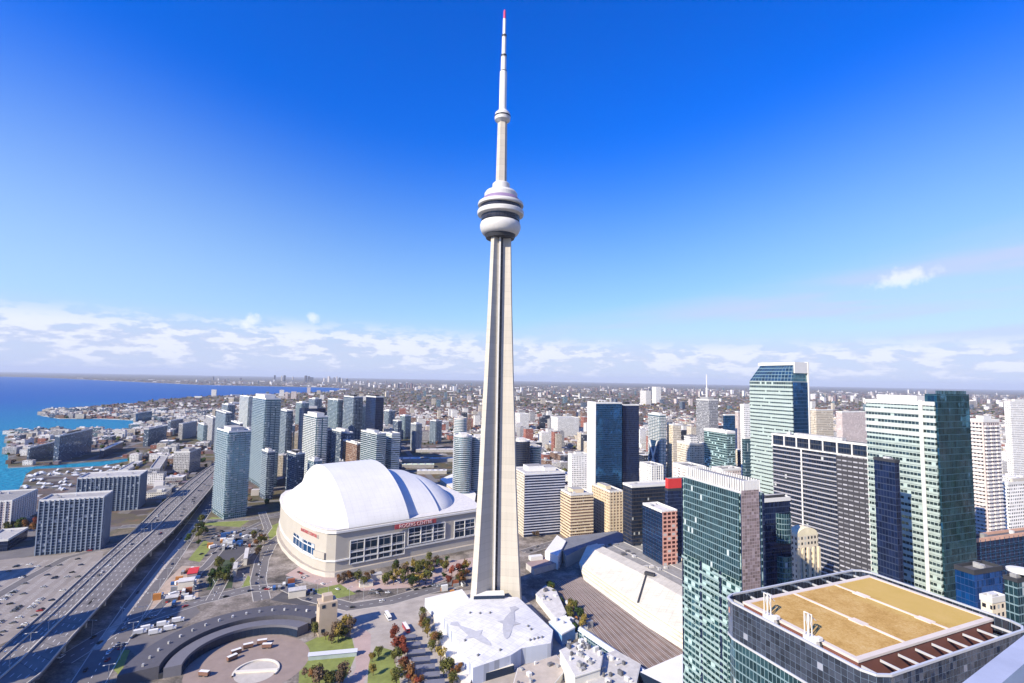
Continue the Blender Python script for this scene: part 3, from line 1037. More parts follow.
mb.box(w / 2 - 1, w / 2 + .29, -d / 2 - .5, -d / 2 + 5, H - 1, H + 6)
mb.build('teal_glass_wing', facade('teal_mirror', (.025, .07, .10), (.06, .17, .22), 1.8, 3.9, .97, .90, gmetal=.9, grough=.06, lite=.0, jit=.05, warp=.7), t)
mb = MB()
mb.box(-w / 2 + 1.5, w / 2 - 1.2, -d / 2 - 1.0, -d / 2 - .2, H + 6.0, H + 8)
mb.build('crown_glass', G_TEAL, t)

# navy slab standing in front of it
s = fit(874, 894.5, 897, 461, 285, rad(21))
tower('navy_slab', 'plain dark navy glass slab in front of the pale green striped tower', 'tower', s, G_NAVY, para=.6, pmat=DARKM, roof=DARKR)

s = fit(969, 983, 999, 421, 410)
tower('residential_tower', 'pinkish white residential tower with small windows right of the teal corner wing', 'tower', s, W_PINK, pent=[(0, 0, .5, .5, 4, WHITE)], balc=(3.0, 1.2, WHITE))
s = fit(990, 994, 1013, 489, 520)
tower('navy_block', 'dark blue slab block with pale top edge at the right edge of the city', 'office block', s, G_NAVY, pent=[(0, 0, .5, .6, 5, W_PINK)])
s = fit(1003, 1008, 1034, 484, 480)
tower('white_block', 'white precast block behind the teal pole tower at the right edge', 'office block', s, W_WHITE, pent=[(0, .1, .5, .5, 4, CONC)])
s = fit(1004, 1010, 1040, 402, 900)
tower('white_block', 'large white block in the far distance at the right edge of the photo', 'office block', s, W_WHITE, pent=[(0, 0, .6, .5, 5, WHITE)])
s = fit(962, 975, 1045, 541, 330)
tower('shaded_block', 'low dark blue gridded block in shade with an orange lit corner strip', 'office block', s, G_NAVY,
      bands=[(4, s['H'] - 2, 4, .5, .3, G_BLUE)], piers=[(5, .5, .3, G_BLUE, 0, None)], roof=DARKR, pmat=plain('orange_stone', (.55, .33, .24), .8))  # shade is painted as navy, the sunlit corner as an orange parapet
s = fit(955, 974, 1002, 573, 262)
tower('blue_glass_block', 'low bright blue glass block beyond the orange rooftop garden', 'office block', s, facade('bright_blue_glass', (.015, .05, .16), (.01, .09, .32), 1.8, 3.5, .94, .9, gmetal=.6, lite=0), roof=DARKR, pmat=DARKM)
s = fit(985, 992, 1006, 601, 218)
tower('cream_pavilion', 'small cream stone block behind the orange rooftop garden', 'office block', s, W_CREAM, roof=PALER)
s = fit(1010, 1017, 1040, 580, 200)
t = tower('pole_tower', 'slim dark teal tower capped by a round white disc at the right edge', 'tower', s, G_TEAL, roof=DARKR, pmat=DARKM, para=.5)
mb = MB()
mb.lathe([(0.01, s['H'] + 1.2), (4.6, s['H'] + 1.6), (4.6, s['H'] + 2.4), (0, s['H'] + 2.8)], 24)
mb.build('roof_disc', ROOFW, t)

# rooftop garden block, lower right
ZR = 118.0
c4 = [Vector(G(x, y, ZR)) for x, y in ((735, 600), (858, 568), (1010, 625), (885, 683))]
cc = (c4[0] + c4[1] + c4[2] + c4[3]) / 4
ex = ((c4[1] - c4[0]) + (c4[2] - c4[3])) / 2
ey = ((c4[1] - c4[2]) + (c4[0] - c4[3])) / 2
GA = (math.atan2(ex.y, ex.x) + math.atan2(ey.y, ey.x) - math.pi / 2) / 2
GW, GD = ex.length + 2, ey.length + 1.5
HERO.append((cc.x, cc.y, 60))
gar = empty('rooftop_garden_block', 'glass office block whose roof carries an orange and yellow planted deck', 'office block', (cc.x, cc.y), GA)


def chamfer(w, d, c):
    a, b = w / 2, d / 2
    k = c * .3
    return [(-a + c, -b), (a - c, -b), (a - k, -b + k), (a, -b + c), (a, b - c), (a - k, b - k), (a - c, b), (-a + c, b), (-a + k, b - k), (-a, b - c), (-a, -b + c), (-a + k, -b + k)]


mb = MB()
mb.prism(chamfer(GW, GD, 5), 0, ZR - 9.5, 0, 1)
mb.build('curtain_wall', [G_TEAL, DARKR], gar)
G_MIR = facade('mirror_parapet_glass', (.10, .14, .2), (.16, .20, .28), 1.8, 2.0, .95, .95, gmetal=.85, grough=.1, lite=.02, jit=.12, warp=.6, litc=(.3, .3, .34))
po, pi_ = chamfer(GW + .6, GD + .6, 5), chamfer(GW - .6, GD - .6, 4.8)
mb = MB()
n = len(po)
for z0, z1, m in ((ZR - 12, ZR + .0, 0),):
    mb.prism(po, z0, z1, 0, cap=False)
    u = 0
    for i in range(n):
        j = (i + 1) % n
        mb.face([(*pi_[j], z0 + 7), (*pi_[i], z0 + 7), (*pi_[i], z1), (*pi_[j], z1)], None, 0)
mb.build('glass_parapet', G_MIR, gar)
mb = MB()
for i in range(n):
    j = (i + 1) % n
    for zz in (ZR + .15, ZR - 12.2):
        a, b = (po[i], po[j])
        mb.bar((*a, zz), (*b, zz), .33)
mb.build('parapet_rail', STEEL, gar)
# planted deck; margins differ on each side
dx0, dx1, dy0, dy1 = -GW / 2 + 4.2, GW / 2 - 3.4, -GD / 2 + 8.0, GD / 2 - 5.6
REDW = plain('red_brown_wall', (.17, .07, .055), .85, var=.2)
mb = MB()
mb.box(dx0, dx1, dy0, dy1, ZR - 9.4, ZR - .6, 0)
mb.build('deck_wall', REDW, gar)
mb = MB()
bw_ = 1.4
mb.box(dx0 - .3, dx1 + .3, dy0 - .3, dy0 + bw_, ZR - .6, ZR + .1)
mb.box(dx0 - .3, dx1 + .3, dy1 - bw_, dy1 + .3, ZR - .6, ZR + .1)
mb.box(dx0 - .3, dx0 + bw_, dy0 + bw_, dy1 - bw_, ZR - .6, ZR + .1)
mb.box(dx1 - bw_, dx1 + .3, dy0 + bw_, dy1 - bw_, ZR - .6, ZR + .1)
mb.build('deck_border', plain('pale_pavers', (.60, .53, .47), .8, var=.12), gar)


def turf(name):
    m, N, p = new_mat(name)
    co = N.n('ShaderNodeTexCoord', out=3)
    n1 = N.n('ShaderNodeTexNoise', {'Vector': co, 'Scale': 0.11, 'Detail': 6.0, 'Roughness': .65})
    n2 = N.n('ShaderNodeTexNoise', {'Vector': co, 'Scale': 1.6, 'Detail': 4.0, 'Roughness': .7})
    n3 = N.n('ShaderNodeTexNoise', {'Vector': co, 'Scale': 0.045, 'Detail': 2.0})
    c = N.ramp(N.m('ADD', N.m('MULTIPLY', n1, .5), N.m('MULTIPLY', n2, .5)), [(.30, (.24, .15, .05)), (.42, (.40, .235, .07)), (.53, (.50, .32, .115)), (.66, (.56, .40, .19))])
    sp = N.t.nodes.new('ShaderNodeSeparateXYZ')
    N.t.links.new(co, sp.inputs[0])
    yel = N.mix(N.m('ADD', n1, N.m('MULTIPLY', N.m('SUBTRACT', n2, .5), .8)), (.44, .30, .07), (.56, .38, .14))
    f = N.sstep(N.m('ADD', sp.outputs[0], N.m('MULTIPLY', N.m('SUBTRACT', n1, .5), 30.0)), 4.0, 17.0)
    pset(N, p, color=N.mix(f, c, yel), rough=.95, spec=.1)
    return m


mb = MB()
mb.box(dx0 + bw_, dx1 - bw_, dy0 + bw_, dy1 - bw_, ZR - .9, ZR - .12)
mb.build('planted_bed', turf('autumn_sedum'), gar)
mb = MB()
for fx in (-.155, .175):
    x = (dx0 + dx1) / 2 + (dx1 - dx0) * fx
    mb.box(x - .6, x + .6, dy0 + bw_, dy1 - bw_, ZR - .2, ZR + .06)
    for fy in ((-.30, .22) if fx > 0 else (-.12,)):
        yy = (dy0 + dy1) / 2 + (dy1 - dy0) * fy
        mb.box(x - 1.5, x + 1.5, yy - 2.4, yy + 2.4, ZR - .2, ZR + .1)
mb.build('deck_walkway', plain('pale_walkway', (.70, .60, .50), .8), gar)
for k in range(9):
    x = -GW / 2 + 5 + (GW - 10) * k / 8
    for ya, yb in ((-GD / 2 + .4, dy0 - .4), (dy1 + .4, GD / 2 - .4)):
        mb = MB()
        mb.box(x - .13, x + .13, ya, yb, ZR - 2.0, ZR - 1.3)
        mb.build('roof_beam', STEEL, gar)
mb = MB()
mb.box(-GW / 2 + .6, dx0 - .35, -GD / 2 + 2, GD / 2 - 2, ZR - 4.45, ZR - 2.6)
mb.build('gutter_walk', plain('rusty_walk', (.33, .20, .18), .85), gar)
# window-cleaning cradles standing at the deck's near edge
for fy, lab in ((.20, 'white window cleaning crane on the garden roof, the one farther left'), (-.17, 'white window cleaning crane on the garden roof, the one nearer the front corner')):
    yy = (dy0 + dy1) / 2 + (dy1 - dy0) * fy
    px_ = Vector((dx0 - 1.0, yy))
    wx, wy = cc.x + px_.x * math.cos(GA) - px_.y * math.sin(GA), cc.y + px_.x * math.sin(GA) + px_.y * math.cos(GA)
    cr = empty('maintenance_crane', lab, 'crane', (wx, wy, ZR - 2.2), GA, 'window cleaning cranes on the garden roof')
    mb = MB()
    mb.box(-1.2, 1.2, -2.2, 2.2, .3, 2.6)
    mb.box(-.9, .9, -2.9, -1.5, 2.6, 3.6)
    mb.build('machine_body', WHITE, cr)
    mb = MB()
    mb.box(-1.6, -.6, -2.6, 2.4, 0, .8)
    mb.box(.4, 1.5, -2.8, -.5, .4, 2.0)
    mb.build('carriage', DARKM, cr)
    mb = MB()
    for yq in (.6, 2.0):
        mb.bar((-.6, yq, 2.6), (-.6, yq, 9.6), .13)
        mb.bar((.8, yq, 2.6), (.8, yq, 9.0), .12)
        mb.bar((-.6, yq, 9.4), (.8, yq, 5.0), .12)
    mb.bar((-.6, .6, 9.5), (-.6, 2.0, 9.5), .12)
    mb.bar((.8, .6, 8.8), (.8, 2.0, 8.8), .12)
    mb.bar((-.6, 1.3, 9.4), (3.6, 1.3, 6.4), .12)
    mb.build('mast', WHITE, cr)

# pale ledge of the neighbouring tower just below the viewpoint
q = [Vector((*G(x, y, 180), 0)) for x, y in ((962, 683), (1024, 635))]
dv = (q[1] - q[0]).normalized()
ang = math.atan2(dv.y, dv.x)
nv = Vector((math.sin(ang), -math.cos(ang)))
L_ = 40
cx_, cy_ = q[0].x + dv.x * 9 + nv.x * 14, q[0].y + dv.y * 9 + nv.y * 14
nt_ = empty('neighbour_tower', 'blue glass tower corner with a broad pale lavender ledge at the lower right corner', 'tower', (cx_, cy_), ang)
HERO.append((cx_, cy_, 40))
mb = MB()
mb.box(-L_ / 2, L_ / 2, -13.0, 13.2, 0, 178.6)
mb.build('curtain_wall', G_TEAL, nt_)
mb = MB()
mb.box(-L_ / 2 - .5, L_ / 2 + .5, 12.9, 14.0, 178.6, 180)
mb.box(-L_ / 2 - .5, L_ / 2 + .5, -14, -12, 178.6, 180)
mb.box(-L_ / 2 - .5, -L_ / 2 + 1.5, -12, 12.9, 178.6, 180)
mb.box(L_ / 2 - 1.5, L_ / 2 + .5, -12, 12.9, 178.6, 180)
mb.build('roof_ledge', plain('blue_grey_ledge', (.36, .39, .50), .5, var=.15, scale=.4), nt_)
mb = MB()
mb.box(-L_ / 2 + 1.5, L_ / 2 - 1.5, -12, 12.5, 178.55, 178.9)
gl_ = mb
mb = MB()
mb.box(-L_ / 2 + 1.5, L_ / 2 - 1.5, 12.5, 12.9, 178.6, 178.75)
mb.build('gutter', plain('navy_gutter', (.02, .03, .10), .6), nt_)
gl_.build('glazed_roof', facade('teal_roof_panels', (.02, .04, .09), (.03, .16, .19), 2.0, 2.0, .88, .88, gmetal=0, grough=.5, lite=0), nt_)

# ------------------------------------------------------------------ centre
def simple(name, label, cat, px, core, **k):
    s = fit(*px)
    return tower(name, label, cat, s, core, **k), s


BLUST = plain('pale_stripe', (.48, .50, .60), .6)
t, s = simple('striped_block', 'white and blue striped office block just right of the tall concrete tower', 'office block', (513, 525, 565, 474, 640), G_NAVY,
              bands=[(3, 200, 3.3, 1.15, .35, BLUST)], para=1.2, pent=[(-.1, .1, .4, .4, 6, ROOFW), (.25, .1, .3, .5, 4, WHITE)])
w, d, H = s['w'], s['d'], s['H']
mb = MB()
mb.box(-w / 2 - .8, -w / 2 - .4, -d / 2, d / 2, 0, H)
mb.build('side_wall', W_CREAM, t)
TANB = plain('tan_band', (.64, .53, .37), .8)
t, s = simple('tan_block', 'tan brick office block with ribbon windows, left of the pair', 'office block', (561, 571, 593, 495, 625), W_BROWN,
              bands=[(2, 200, 3.6, 1.6, .6, TANB)], pent=[(0, .1, .5, .5, 4, TANB)], group='twin tan office blocks')
t, s = simple('tan_block', 'tan brick office block with a gridded front, right of the pair', 'office block', (592.5, 610, 622.5, 492, 640), W_BROWN,
              bands=[(2, 200, 3.6, 1.5, .4, TANB)], piers=[(4.2, 1.5, .5, TANB, 0, None)], pent=[(-.1, .1, .4, .5, 4, TANB)], group='twin tan office blocks')
simple('dark_block', 'big dark brown block with a pale flat roof right of the twin tan blocks', 'office block', (623, 632, 679, 487, 560), G_DARK, roof=PALER, bands=[(4, 200, 4, .7, .3, plain('umber', (.05, .045, .05), .7))])  # deep shade on this block is painted with dark glass and bands
t, s = simple('red_front_block', 'dark gridded block with an orange red lit end wall', 'office block', (643, 662, 677, 512, 505), G_NAVY, roof=PALER, piers=[(5, .5, .3, G_BLUE, 0, None)], bands=[(3, 200, 4, .5, .3, G_BLUE)], pmat=WHITE)  # shadowed faces are painted navy instead of being left to the sun
w, d, H = s['w'], s['d'], s['H']
mb = MB()
mb.box(-w / 2 + .3, w / 2 - .3, -d / 2 - .9, -d / 2 - .4, 0, H)
mb.build('end_wall', facade('orange_red_wall', (.58, .30, .24), (.12, .05, .05), 5.0, 4.0, .7, .6), t)  # sunlit look of this one face is put into its orange red colour
simple('red_topped_block', 'dark block carrying a bright red cube on its roof behind the dark brown block', 'office block', (665, 668, 684, 490, 530), G_NAVY, roof=DARKR, pmat=DARKM, pent=[(0, 0, .96, .96, 11.5, REDP)])
t, s = simple('blue_slab', 'tall blue glass slab with a white left end wall', 'tower', (588, 596, 622, 403, 880), G_BLUE, para=.5)
w, d, H = s['w'], s['d'], s['H']
mb = MB()
mb.box(-w / 2 - 1.2, -w / 2 - .1, -d / 2 - .3, d / 2, 0, H + 2)
mb.build('end_wall', WHITE, t)
mb = MB()
mb.box(-w / 2, w / 2, -d / 2 - .35, -d / 2 - .08, H - 1.2, H + 1.4)
mb.build('white_cornice', WHITE, t)
simple('blue_slab', 'dark blue glass slab with a bare edge joined behind the white ended one', 'tower', (620, 623, 639, 405, 905), G_NAVY, pent=[(-.2, 0, .3, .6, 6, DARKM)])
t, s = simple('slim_tower', 'slim pale blue tower with white crossed legs on its front', 'tower', (648, 660, 666, 415, 1000), G_CONDO, pent=[(0, 0, .6, .6, 4, WHITE)], balc=(3, 1, WHITE))
w, d, H = s['w'], s['d'], s['H']
mb = MB()
mb.box(-w / 2 - 1.4, -w / 2 - .2, -d / 2 + 2, d / 2 - 6, 20, H * .6)
mb.build('blue_window', G_BLUE, t)
mb = MB()
mb.bar((-w / 2 - 2, -d / 2 + 2, 0), (-w / 2 - 2, d / 2 - 8, H * .6), 1.4)
mb.bar((-w / 2 - 2, d / 2 - 2, 0), (-w / 2 - 2, -d / 2 + 6, H * .6), 1.4)
mb.build('crossed_leg', WHITE, t)
t, s = simple('mast_tower', 'grey blue office tower carrying a thin white antenna mast', 'tower', (696, 709, 718, 400, 1100), G_GREY, para=1, pent=[(0, 0, .6, .6, 6, MECH)])
mb = MB()
mb.bar((0, 0, s['H']), (0, 0, s['H'] + 26), 1.6)
mb.bar((0, 0, s['H'] + 26), (0, 0, s['H'] + 56), .8)
mb.build('antenna', WHITE, t)
for (px, core, nm, lab, kw) in (
    ((723, 725, 735, 415, 1050), G_BLUE, 'blue_tower', 'narrow blue glass tower behind the white roofed glass block', {}),
    ((735, 738, 741, 412, 1180), W_PINK, 'pink_tower', 'very narrow pinkish tower between two blue towers near the pale sloped tower', {}),
    ((740, 744, 752, 405, 800), W_WHITE, 'white_tower', 'white precast tower with dark green base left of the pale sloped tower', {}),
    ((742, 745, 753, 438, 600), G_TEAL, 'teal_slab', 'narrow dark teal slab at the foot of the pale sloped tower', {}),
    ((704, 727, 735, 433, 700), G_TEAL2, 'glass_block', 'streaky glass block under a projecting white roof slab', dict(para=2.5)),
    ((677, 690, 705, 444, 760), W_CREAM, 'cream_block', 'bright cream stepped block beside the white roofed glass block', dict(pent=[(.1, .1, .5, .5, 10, W_WHITE)])),
    ((667, 673, 681, 425, 1000), W_CREAM, 'cream_tower', 'small cream tower right of the slim crossed leg tower', {}),
    ((640, 652, 663, 466, 720), W_WHITE, 'white_block', 'white block with ribbed front behind the dark brown block', dict(piers=[(4, 1, .5, WHITE, 0, None)])),
    ((673, 690, 706, 468, 600), W_WHITE, 'white_block', 'pinkish white low block just beside the red cube', dict(piers=[(4, 1, .5, W_PINK, 0, None)])),
    ((712, 722, 741, 470, 560), W_PINK, 'pinkish_block', 'pinkish block with small windows above the white slatted roof screen', {}),
    ((568, 572, 587, 455, 800), W_WHITE, 'white_block', 'white block with fine window grid left of the blue slab', dict(pent=[(0, 0, .4, .4, 4, WHITE)])),
    ((809, 816, 833, 410, 1000), W_CREAM, 'cream_tower', 'cream and brown slab tower just right of the white roof fin', dict(pent=[(0, 0, .5, .5, 5, W_BROWN)])),
    ((836, 842, 866, 412, 1300), W_PINK, 'pinkish_block', 'pinkish block far behind the striped office block', {}),
    ((551, 558, 579, 418, 1700), W_WHITE, 'white_block', 'long white and blue block far away left of the blue slab', {}),
    ((515, 520, 529, 414, 1900), W_WHITE, 'white_block', 'distant white pair of blocks just right of the tall tower', {}),
    ((640, 646, 651, 391, 4200), W_WHITE, 'white_tower', 'far white apartment tower on the plain, left of two', {}),
    ((652, 656, 661, 387, 4600), W_WHITE, 'white_tower', 'far white apartment tower on the plain, right of two', {}),
):
    simple(nm, lab, 'tower' if 'tower' in nm or 'slab' in nm else 'office block', px, core, **kw)
# round-fronted towers beside the big tower
for (x, y, Y, rpx, core, nm, lab) in ((460.5, 418, 1000, 6.0, G_CONDO, 'round_tower', 'white and teal round fronted tower left of the tall concrete tower'),
                                      ((463), 435, 840, 8.5, G_TEAL, 'round_tower', 'lower teal round fronted tower left of the tall concrete tower'),
                                      (477, 437, 860, 6.5, G_CONDO, 'round_tower', 'pale round fronted tower partly hidden by the tall concrete tower'),
                                      (521, 440, 900, 8.5, G_NAVY, 'curved_tower', 'dark blue tower with a curved back right of the tall concrete tower'),
                                      (533, 446, 940, 7.5, G_TEAL, 'curved_tower', 'teal low round tower beside the dark blue curved one')):
    tx, tzz = ray(x, y)
    Hh, r_ = HCAM + tzz * Y, rpx * Y / FPX
    HERO.append((tx * Y, Y, r_ + 5))
    t = empty(nm, lab, 'tower', (tx * Y, Y), TH)
    mb = MB()
    mb.lathe([(r_, 0), (r_, Hh)], 28, sy=1.25)
    mb.build('curtain_wall', core, t)
    mb = MB()
    z = 4
    while z < Hh - 2:
        mb.lathe([(r_, z), (r_ + 1, z), (r_ + 1, z + .9), (r_, z + .9)], 28, sy=1.25)
        z += 3.1
    mb.build('balcony', WHITE if core is G_CONDO else (STEEL if core is G_TEAL else DARKM), t)
    mb = MB()
    mb.lathe([(r_ + .4, Hh - 1), (r_ + .4, Hh + 1), (r_ - .4, Hh + 1), (r_ - .4, Hh), (0, Hh)], 28, sy=1.25)
    mb.box(-r_ * .4, r_ * .4, -r_ * .4, r_ * .4, Hh, Hh + 4)
    mb.build('roof', PALER, t)

# ------------------------------------------------------------------ left towers
for (px, core, lab, kw, th) in (
    ((217, 229, 251, 432, 690), G_CONDO, 'tall pale teal condo tower standing nearest beside the expressway', dict(balc=(3, 1.4, BALC), pent=[(0, 0, .6, .6, 5, MECH)]), 45),
    ((253, 266, 281, 399, 880), G_CONDO, 'tallest teal condo tower with a white crown behind the nearest one', dict(balc=(3, 1.4, BALC), pent=[(-.1, 0, .7, .7, 7, WHITE)]), 40),
    ((287, 296, 305, 454, 780), G_CONDOD, 'short dark blue glass condo tower left of the white dome', dict(pent=[(0, 0, .5, .5, 4, DARKM)]), 45),
    ((304, 317, 328, 417, 850), G_CONDO, 'pale grey condo tower with white corners and white top left of the dome', dict(balc=(3, 1.3, WHITE), pent=[(0, 0, .7, .7, 6, WHITE)]), 40),
    ((328, 338, 343, 400, 1150), G_CONDO, 'light teal condo tower far behind the dome, first of a row of three', dict(balc=(3, 1.2, BALC)), 40),
    ((344, 354, 363, 397, 1100), G_CONDOD, 'twin dark blue and white condo tower behind the dome, second of a row of three', dict(balc=(3, 1.2, BALC), pent=[(0, 0, .4, .4, 5, DARKM)]), 40),
    ((366, 376, 384, 397, 1060), G_NAVY, 'very dark condo tower behind the dome, third of a row of three', dict(pent=[(0, 0, .5, .5, 4, DARKM)]), 40),
    ((332, 347, 353, 433, 930), G_CONDOD, 'stout dark block with pale edge behind the left of the dome', dict(pent=[(0, 0, .6, .6, 5, PALER)]), 40),
    ((343, 357, 362, 444, 850), W_BROWN, 'short dark brown block behind the dome top', dict(), 40),
    ((361, 377, 386, 434, 800), G_TEAL, 'teal striped condo block behind the dome top', dict(bands=[(3, 200, 3.2, .8, .5, STEEL)], pent=[(.1, .1, .5, .5, 4, STEEL)]), 40),
    ((384.5, 392, 400, 434, 830), G_PALE, 'narrow pale green striped block with dark side right of the teal one', dict(bands=[(3, 200, 3.2, 1.2, .5, WHITE)]), 40),
    ((216, 226, 232, 413, 1150), G_CONDOD, 'dark teal condo tower seen left above the nearest condo tower', dict(balc=(3, 1.2, BALC)), 40),
    ((231, 240, 243, 424, 1050), G_NAVY, 'dark low tower between the teal condo towers by the expressway', dict(), 40),
    ((240, 249, 253, 397, 1300), G_CONDO, 'white sided condo tower left of the tallest white crowned one', dict(balc=(3, 1.2, WHITE)), 40),
    ((277, 287, 293, 411, 1050), G_CONDOD, 'dark blue condo tower between the white crowned one and the curved block', dict(balc=(3, 1.1, BALC)), 40),
    ((206, 213, 218, 418, 1400), G_GREY, 'grey far condo tower at the left end of the tower cluster', dict(), 40),
    ((262, 268, 276, 396, 1500), G_CONDOD, 'distant dark condo tower peeping behind the white crowned one', dict(), 40),
    ((393, 398, 402, 421, 1300), G_CONDOD, 'dark slim tower right of the striped teal blocks', dict(), 40),
    ((136, 138, 152, 413, 1900), G_BLUE, 'blue glass lakeside tower at the root of the far peninsula', dict(), 12),
    ((144, 149, 167, 429, 1350), G_CONDOD, 'broad blue lakeside block with a pale slanting end', dict(), 12),
    ((168, 171, 183, 421, 1650), G_CONDOD, 'dark blue block with pale end near the shore, left of two', dict(), 12),
    ((179, 183, 197, 424, 1500), W_GREY, 'purple grey block near the shore, right of two', dict(), 12),
    ((174, 190, 201, 452, 1000), W_GREY, 'purple grey mid rise block left of the nearest condo tower', dict(pent=[(0, 0, .5, .5, 4, PALER)]), 12),
    ((100, 104, 143, 450, 1160), G_NAVY, 'long low dark block with a white roof on the quay', dict(roof=ROOFW), 25),
    ((55, 60, 97, 436, 1088), G_CONDOD, 'tall part of the dark blue slab on the lake quay', dict(pent=[(-.2, 0, .2, .4, 4, DARKM)]), 20),
    ((28, 30, 56, 448, 1090), G_CONDOD, 'low part of the dark blue slab on the lake quay', dict(), 20),
    ((78, 140, 147, 475.5, 735), G_CONDOD, 'broad pale blue gridded apartment slab, the one farther from the parking lot', dict(piers=[(5, .9, .9, SLABP, 0, None)]), 24),
    ((40, 104, 112, 497, 570), G_CONDOD, 'broad blue gridded apartment slab beside the parking lot', dict(piers=[(4.2, .9, .9, SLABP, 0, None)], bands=[(3, 200, 3, .4, .3, SLABP)]), 24),
    ((-30, 12, 36, 501, 640), W_PINK, 'low pinkish apartment block with white fins at the left edge', dict(piers=[(6, 1.5, 1, WHITE, 0, None)]), 24),
    ((-20, 8, 27, 540, 560), G_NAVY, 'low dark flat block left of the parking lot', dict(roof=PALER), 24),
    ((118, 128, 142, 470, 1000), W_WHITE, 'white low apartment block behind the pale blue slab', dict(), 24),
    ((150, 160, 172, 468, 950), W_GREY, 'grey low block between the lake slab and the expressway', dict(), 30),
):
    nm = 'condo_tower' if ('tower' in lab.split(' with')[0]) else ('apartment_slab' if 'slab' in lab else 'apartment_block')
    s = fit(*px, th=rad(th))
    tower(nm, lab, 'tower' if nm == 'condo_tower' else 'building', s, core, **kw)
for i, (xl, xc, xr, yt, Y, core, lab) in enumerate((
    (198, 204, 211, 425, 1450, G_CONDO, 'slim grey blue condo tower at the far left end of the condo cluster'), (222, 228, 235, 405, 1650, G_CONDOD, 'slim dark condo tower behind the nearest teal one, tall and distant'),
    (243, 249, 256, 430, 1130, G_CONDOD, 'dark blue condo tower squeezed between the nearest and the tallest teal ones'), (281, 288, 295, 426, 1230, G_CONDO, 'grey blue condo tower right of the tallest white crowned one'),
    (296, 302, 309, 403, 1500, G_CONDO, 'distant pale condo tower above the curved dark block'), (309, 315, 322, 399, 1750, G_CONDOD, 'distant dark condo tower right above the curved dark block'),
    (319, 327, 334, 430, 1080, G_CONDOD, 'dark condo tower just right of the pale white cornered one'), (333, 339, 346, 410, 1500, G_CONDO, 'grey blue tower behind the first of the row of three'),
    (356, 362, 369, 406, 1500, G_CONDO, 'pale tower showing between the second and third of the row of three'), (384, 389, 395, 411, 1500, G_CONDOD, 'dark blue tower right of the very dark condo tower'),
    (400, 405, 411, 416, 1600, G_CONDO, 'pale slim tower standing alone right of the condo cluster'), (411, 416, 422, 424, 1350, G_GREY, 'grey tower beyond the rail yard, left of two'), (430, 436, 442, 421, 1500, G_CONDOD, 'dark blue tower beyond the rail yard, right of two'),
    (262, 268, 275, 452, 800, G_CONDOD, 'low dark condo block at the foot of the tallest white crowned tower'), (308, 314, 322, 461, 760, G_CONDO, 'low pale condo block just behind the left of the dome'))):
    s = fit(xl, xc, xr, yt, Y, th=rad(42))
    tower('condo_tower' if 'tower' in lab.split()[:5] else 'condo_block', lab, 'tower' if 'block' not in lab.split()[:5] else 'building', s, core, balc=(3, 1.2, BALC), pent=[(0, 0, .5, .5, 4, WHITE if i % 2 else MECH)])
# curved dark block
Y = 1050
tx, tzz = ray(313, 408)
t = empty('curved_block', 'dark blue block with a rounded outline between the condo towers left of the dome', 'building', (tx * Y, Y), rad(20))
HERO.append((tx * Y, Y, 40))
mb = MB()
Hh = HCAM + tzz * Y
mb.lathe([(26, 0), (26, Hh), (24, Hh), (24, Hh - 1), (0, Hh - 1)], 28, sy=.6)
mb.build('curtain_wall', G_NAVY, t)
mb = MB()
mb.box(-8, 8, -5, 5, Hh - 1, Hh + 4)
mb.build('mechanical_penthouse', MECH, t)

# ------------------------------------------------------------------ roads, rails, decks (flat sheets stacked a few mm apart)
def sheet(name, pxs, m, z=0.0, label=None, kind='structure', wp=None):
    mb = MB()
    pts = wp or [G(x, y, z) for x, y in pxs]
    if area2(pts) < 0:
        pts = pts[::-1]
    mb.face([(x, y, z) for x, y in pts])
    return tag(mb.build(name, m), label, None, None, kind)


def ribbon_pts(pts, w):
    L, Rr = [], []
    for i, p in enumerate(pts):
        a, b = pts[max(i - 1, 0)], pts[min(i + 1, len(pts) - 1)]
        d = (b[0] - a[0], b[1] - a[1])
        l = math.hypot(*d) or 1
        n = (-d[1] / l * w / 2, d[0] / l * w / 2)
        L.append((p[0] + n[0], p[1] + n[1]))
        Rr.append((p[0] - n[0], p[1] - n[1]))
    return L, Rr


def ribbon(mb, pts, w, z, m=0, off=0.0):
    if off:
        pts = ribbon_pts(pts, off * 2)[0] if off > 0 else ribbon_pts(pts, -off * 2)[1]
    L, Rr = ribbon_pts(pts, w)
    for i in range(len(pts) - 1):
        mb.face([(*Rr[i], z), (*Rr[i + 1], z), (*L[i + 1], z), (*L[i], z)], None, m)


def road(name, pxs, w, label, z=0.02, m=None, marks=True, kerb=True):
    pts = [G(x, y, 0) for x, y in pxs]
    mb = MB()
    ribbon(mb, pts, w, z)
    r = tag(mb.build(name, m or ROADC), label, 'road', None, 'structure')
    if marks:
        mb = MB()
        for i in range(len(pts) - 1):
            a, b = Vector(pts[i]), Vector(pts[i + 1])
            L = (b - a).length
            d = (b - a) / max(L, .01)
            k = 0.0
            while k + 3 < L:
                ribbon(mb, [tuple(a + d * k), tuple(a + d * (k + 3))], .35, z + .012)
                k += 8
        mb.build('lane_marking', LINEW, r)
    if kerb:
        mb = MB()
        L, Rr = ribbon_pts(pts, w + .6)
        for side in (L, Rr):
            for a, b in zip(side[:-1], side[1:]):
                l = math.hypot(b[0] - a[0], b[1] - a[1])
                mb.obox((a[0] + b[0]) / 2, (a[1] + b[1]) / 2, 0, .14, l, .6, math.atan2(b[1] - a[1], b[0] - a[0]))
        mb.build('kerb', CONC, r)
    return r, pts


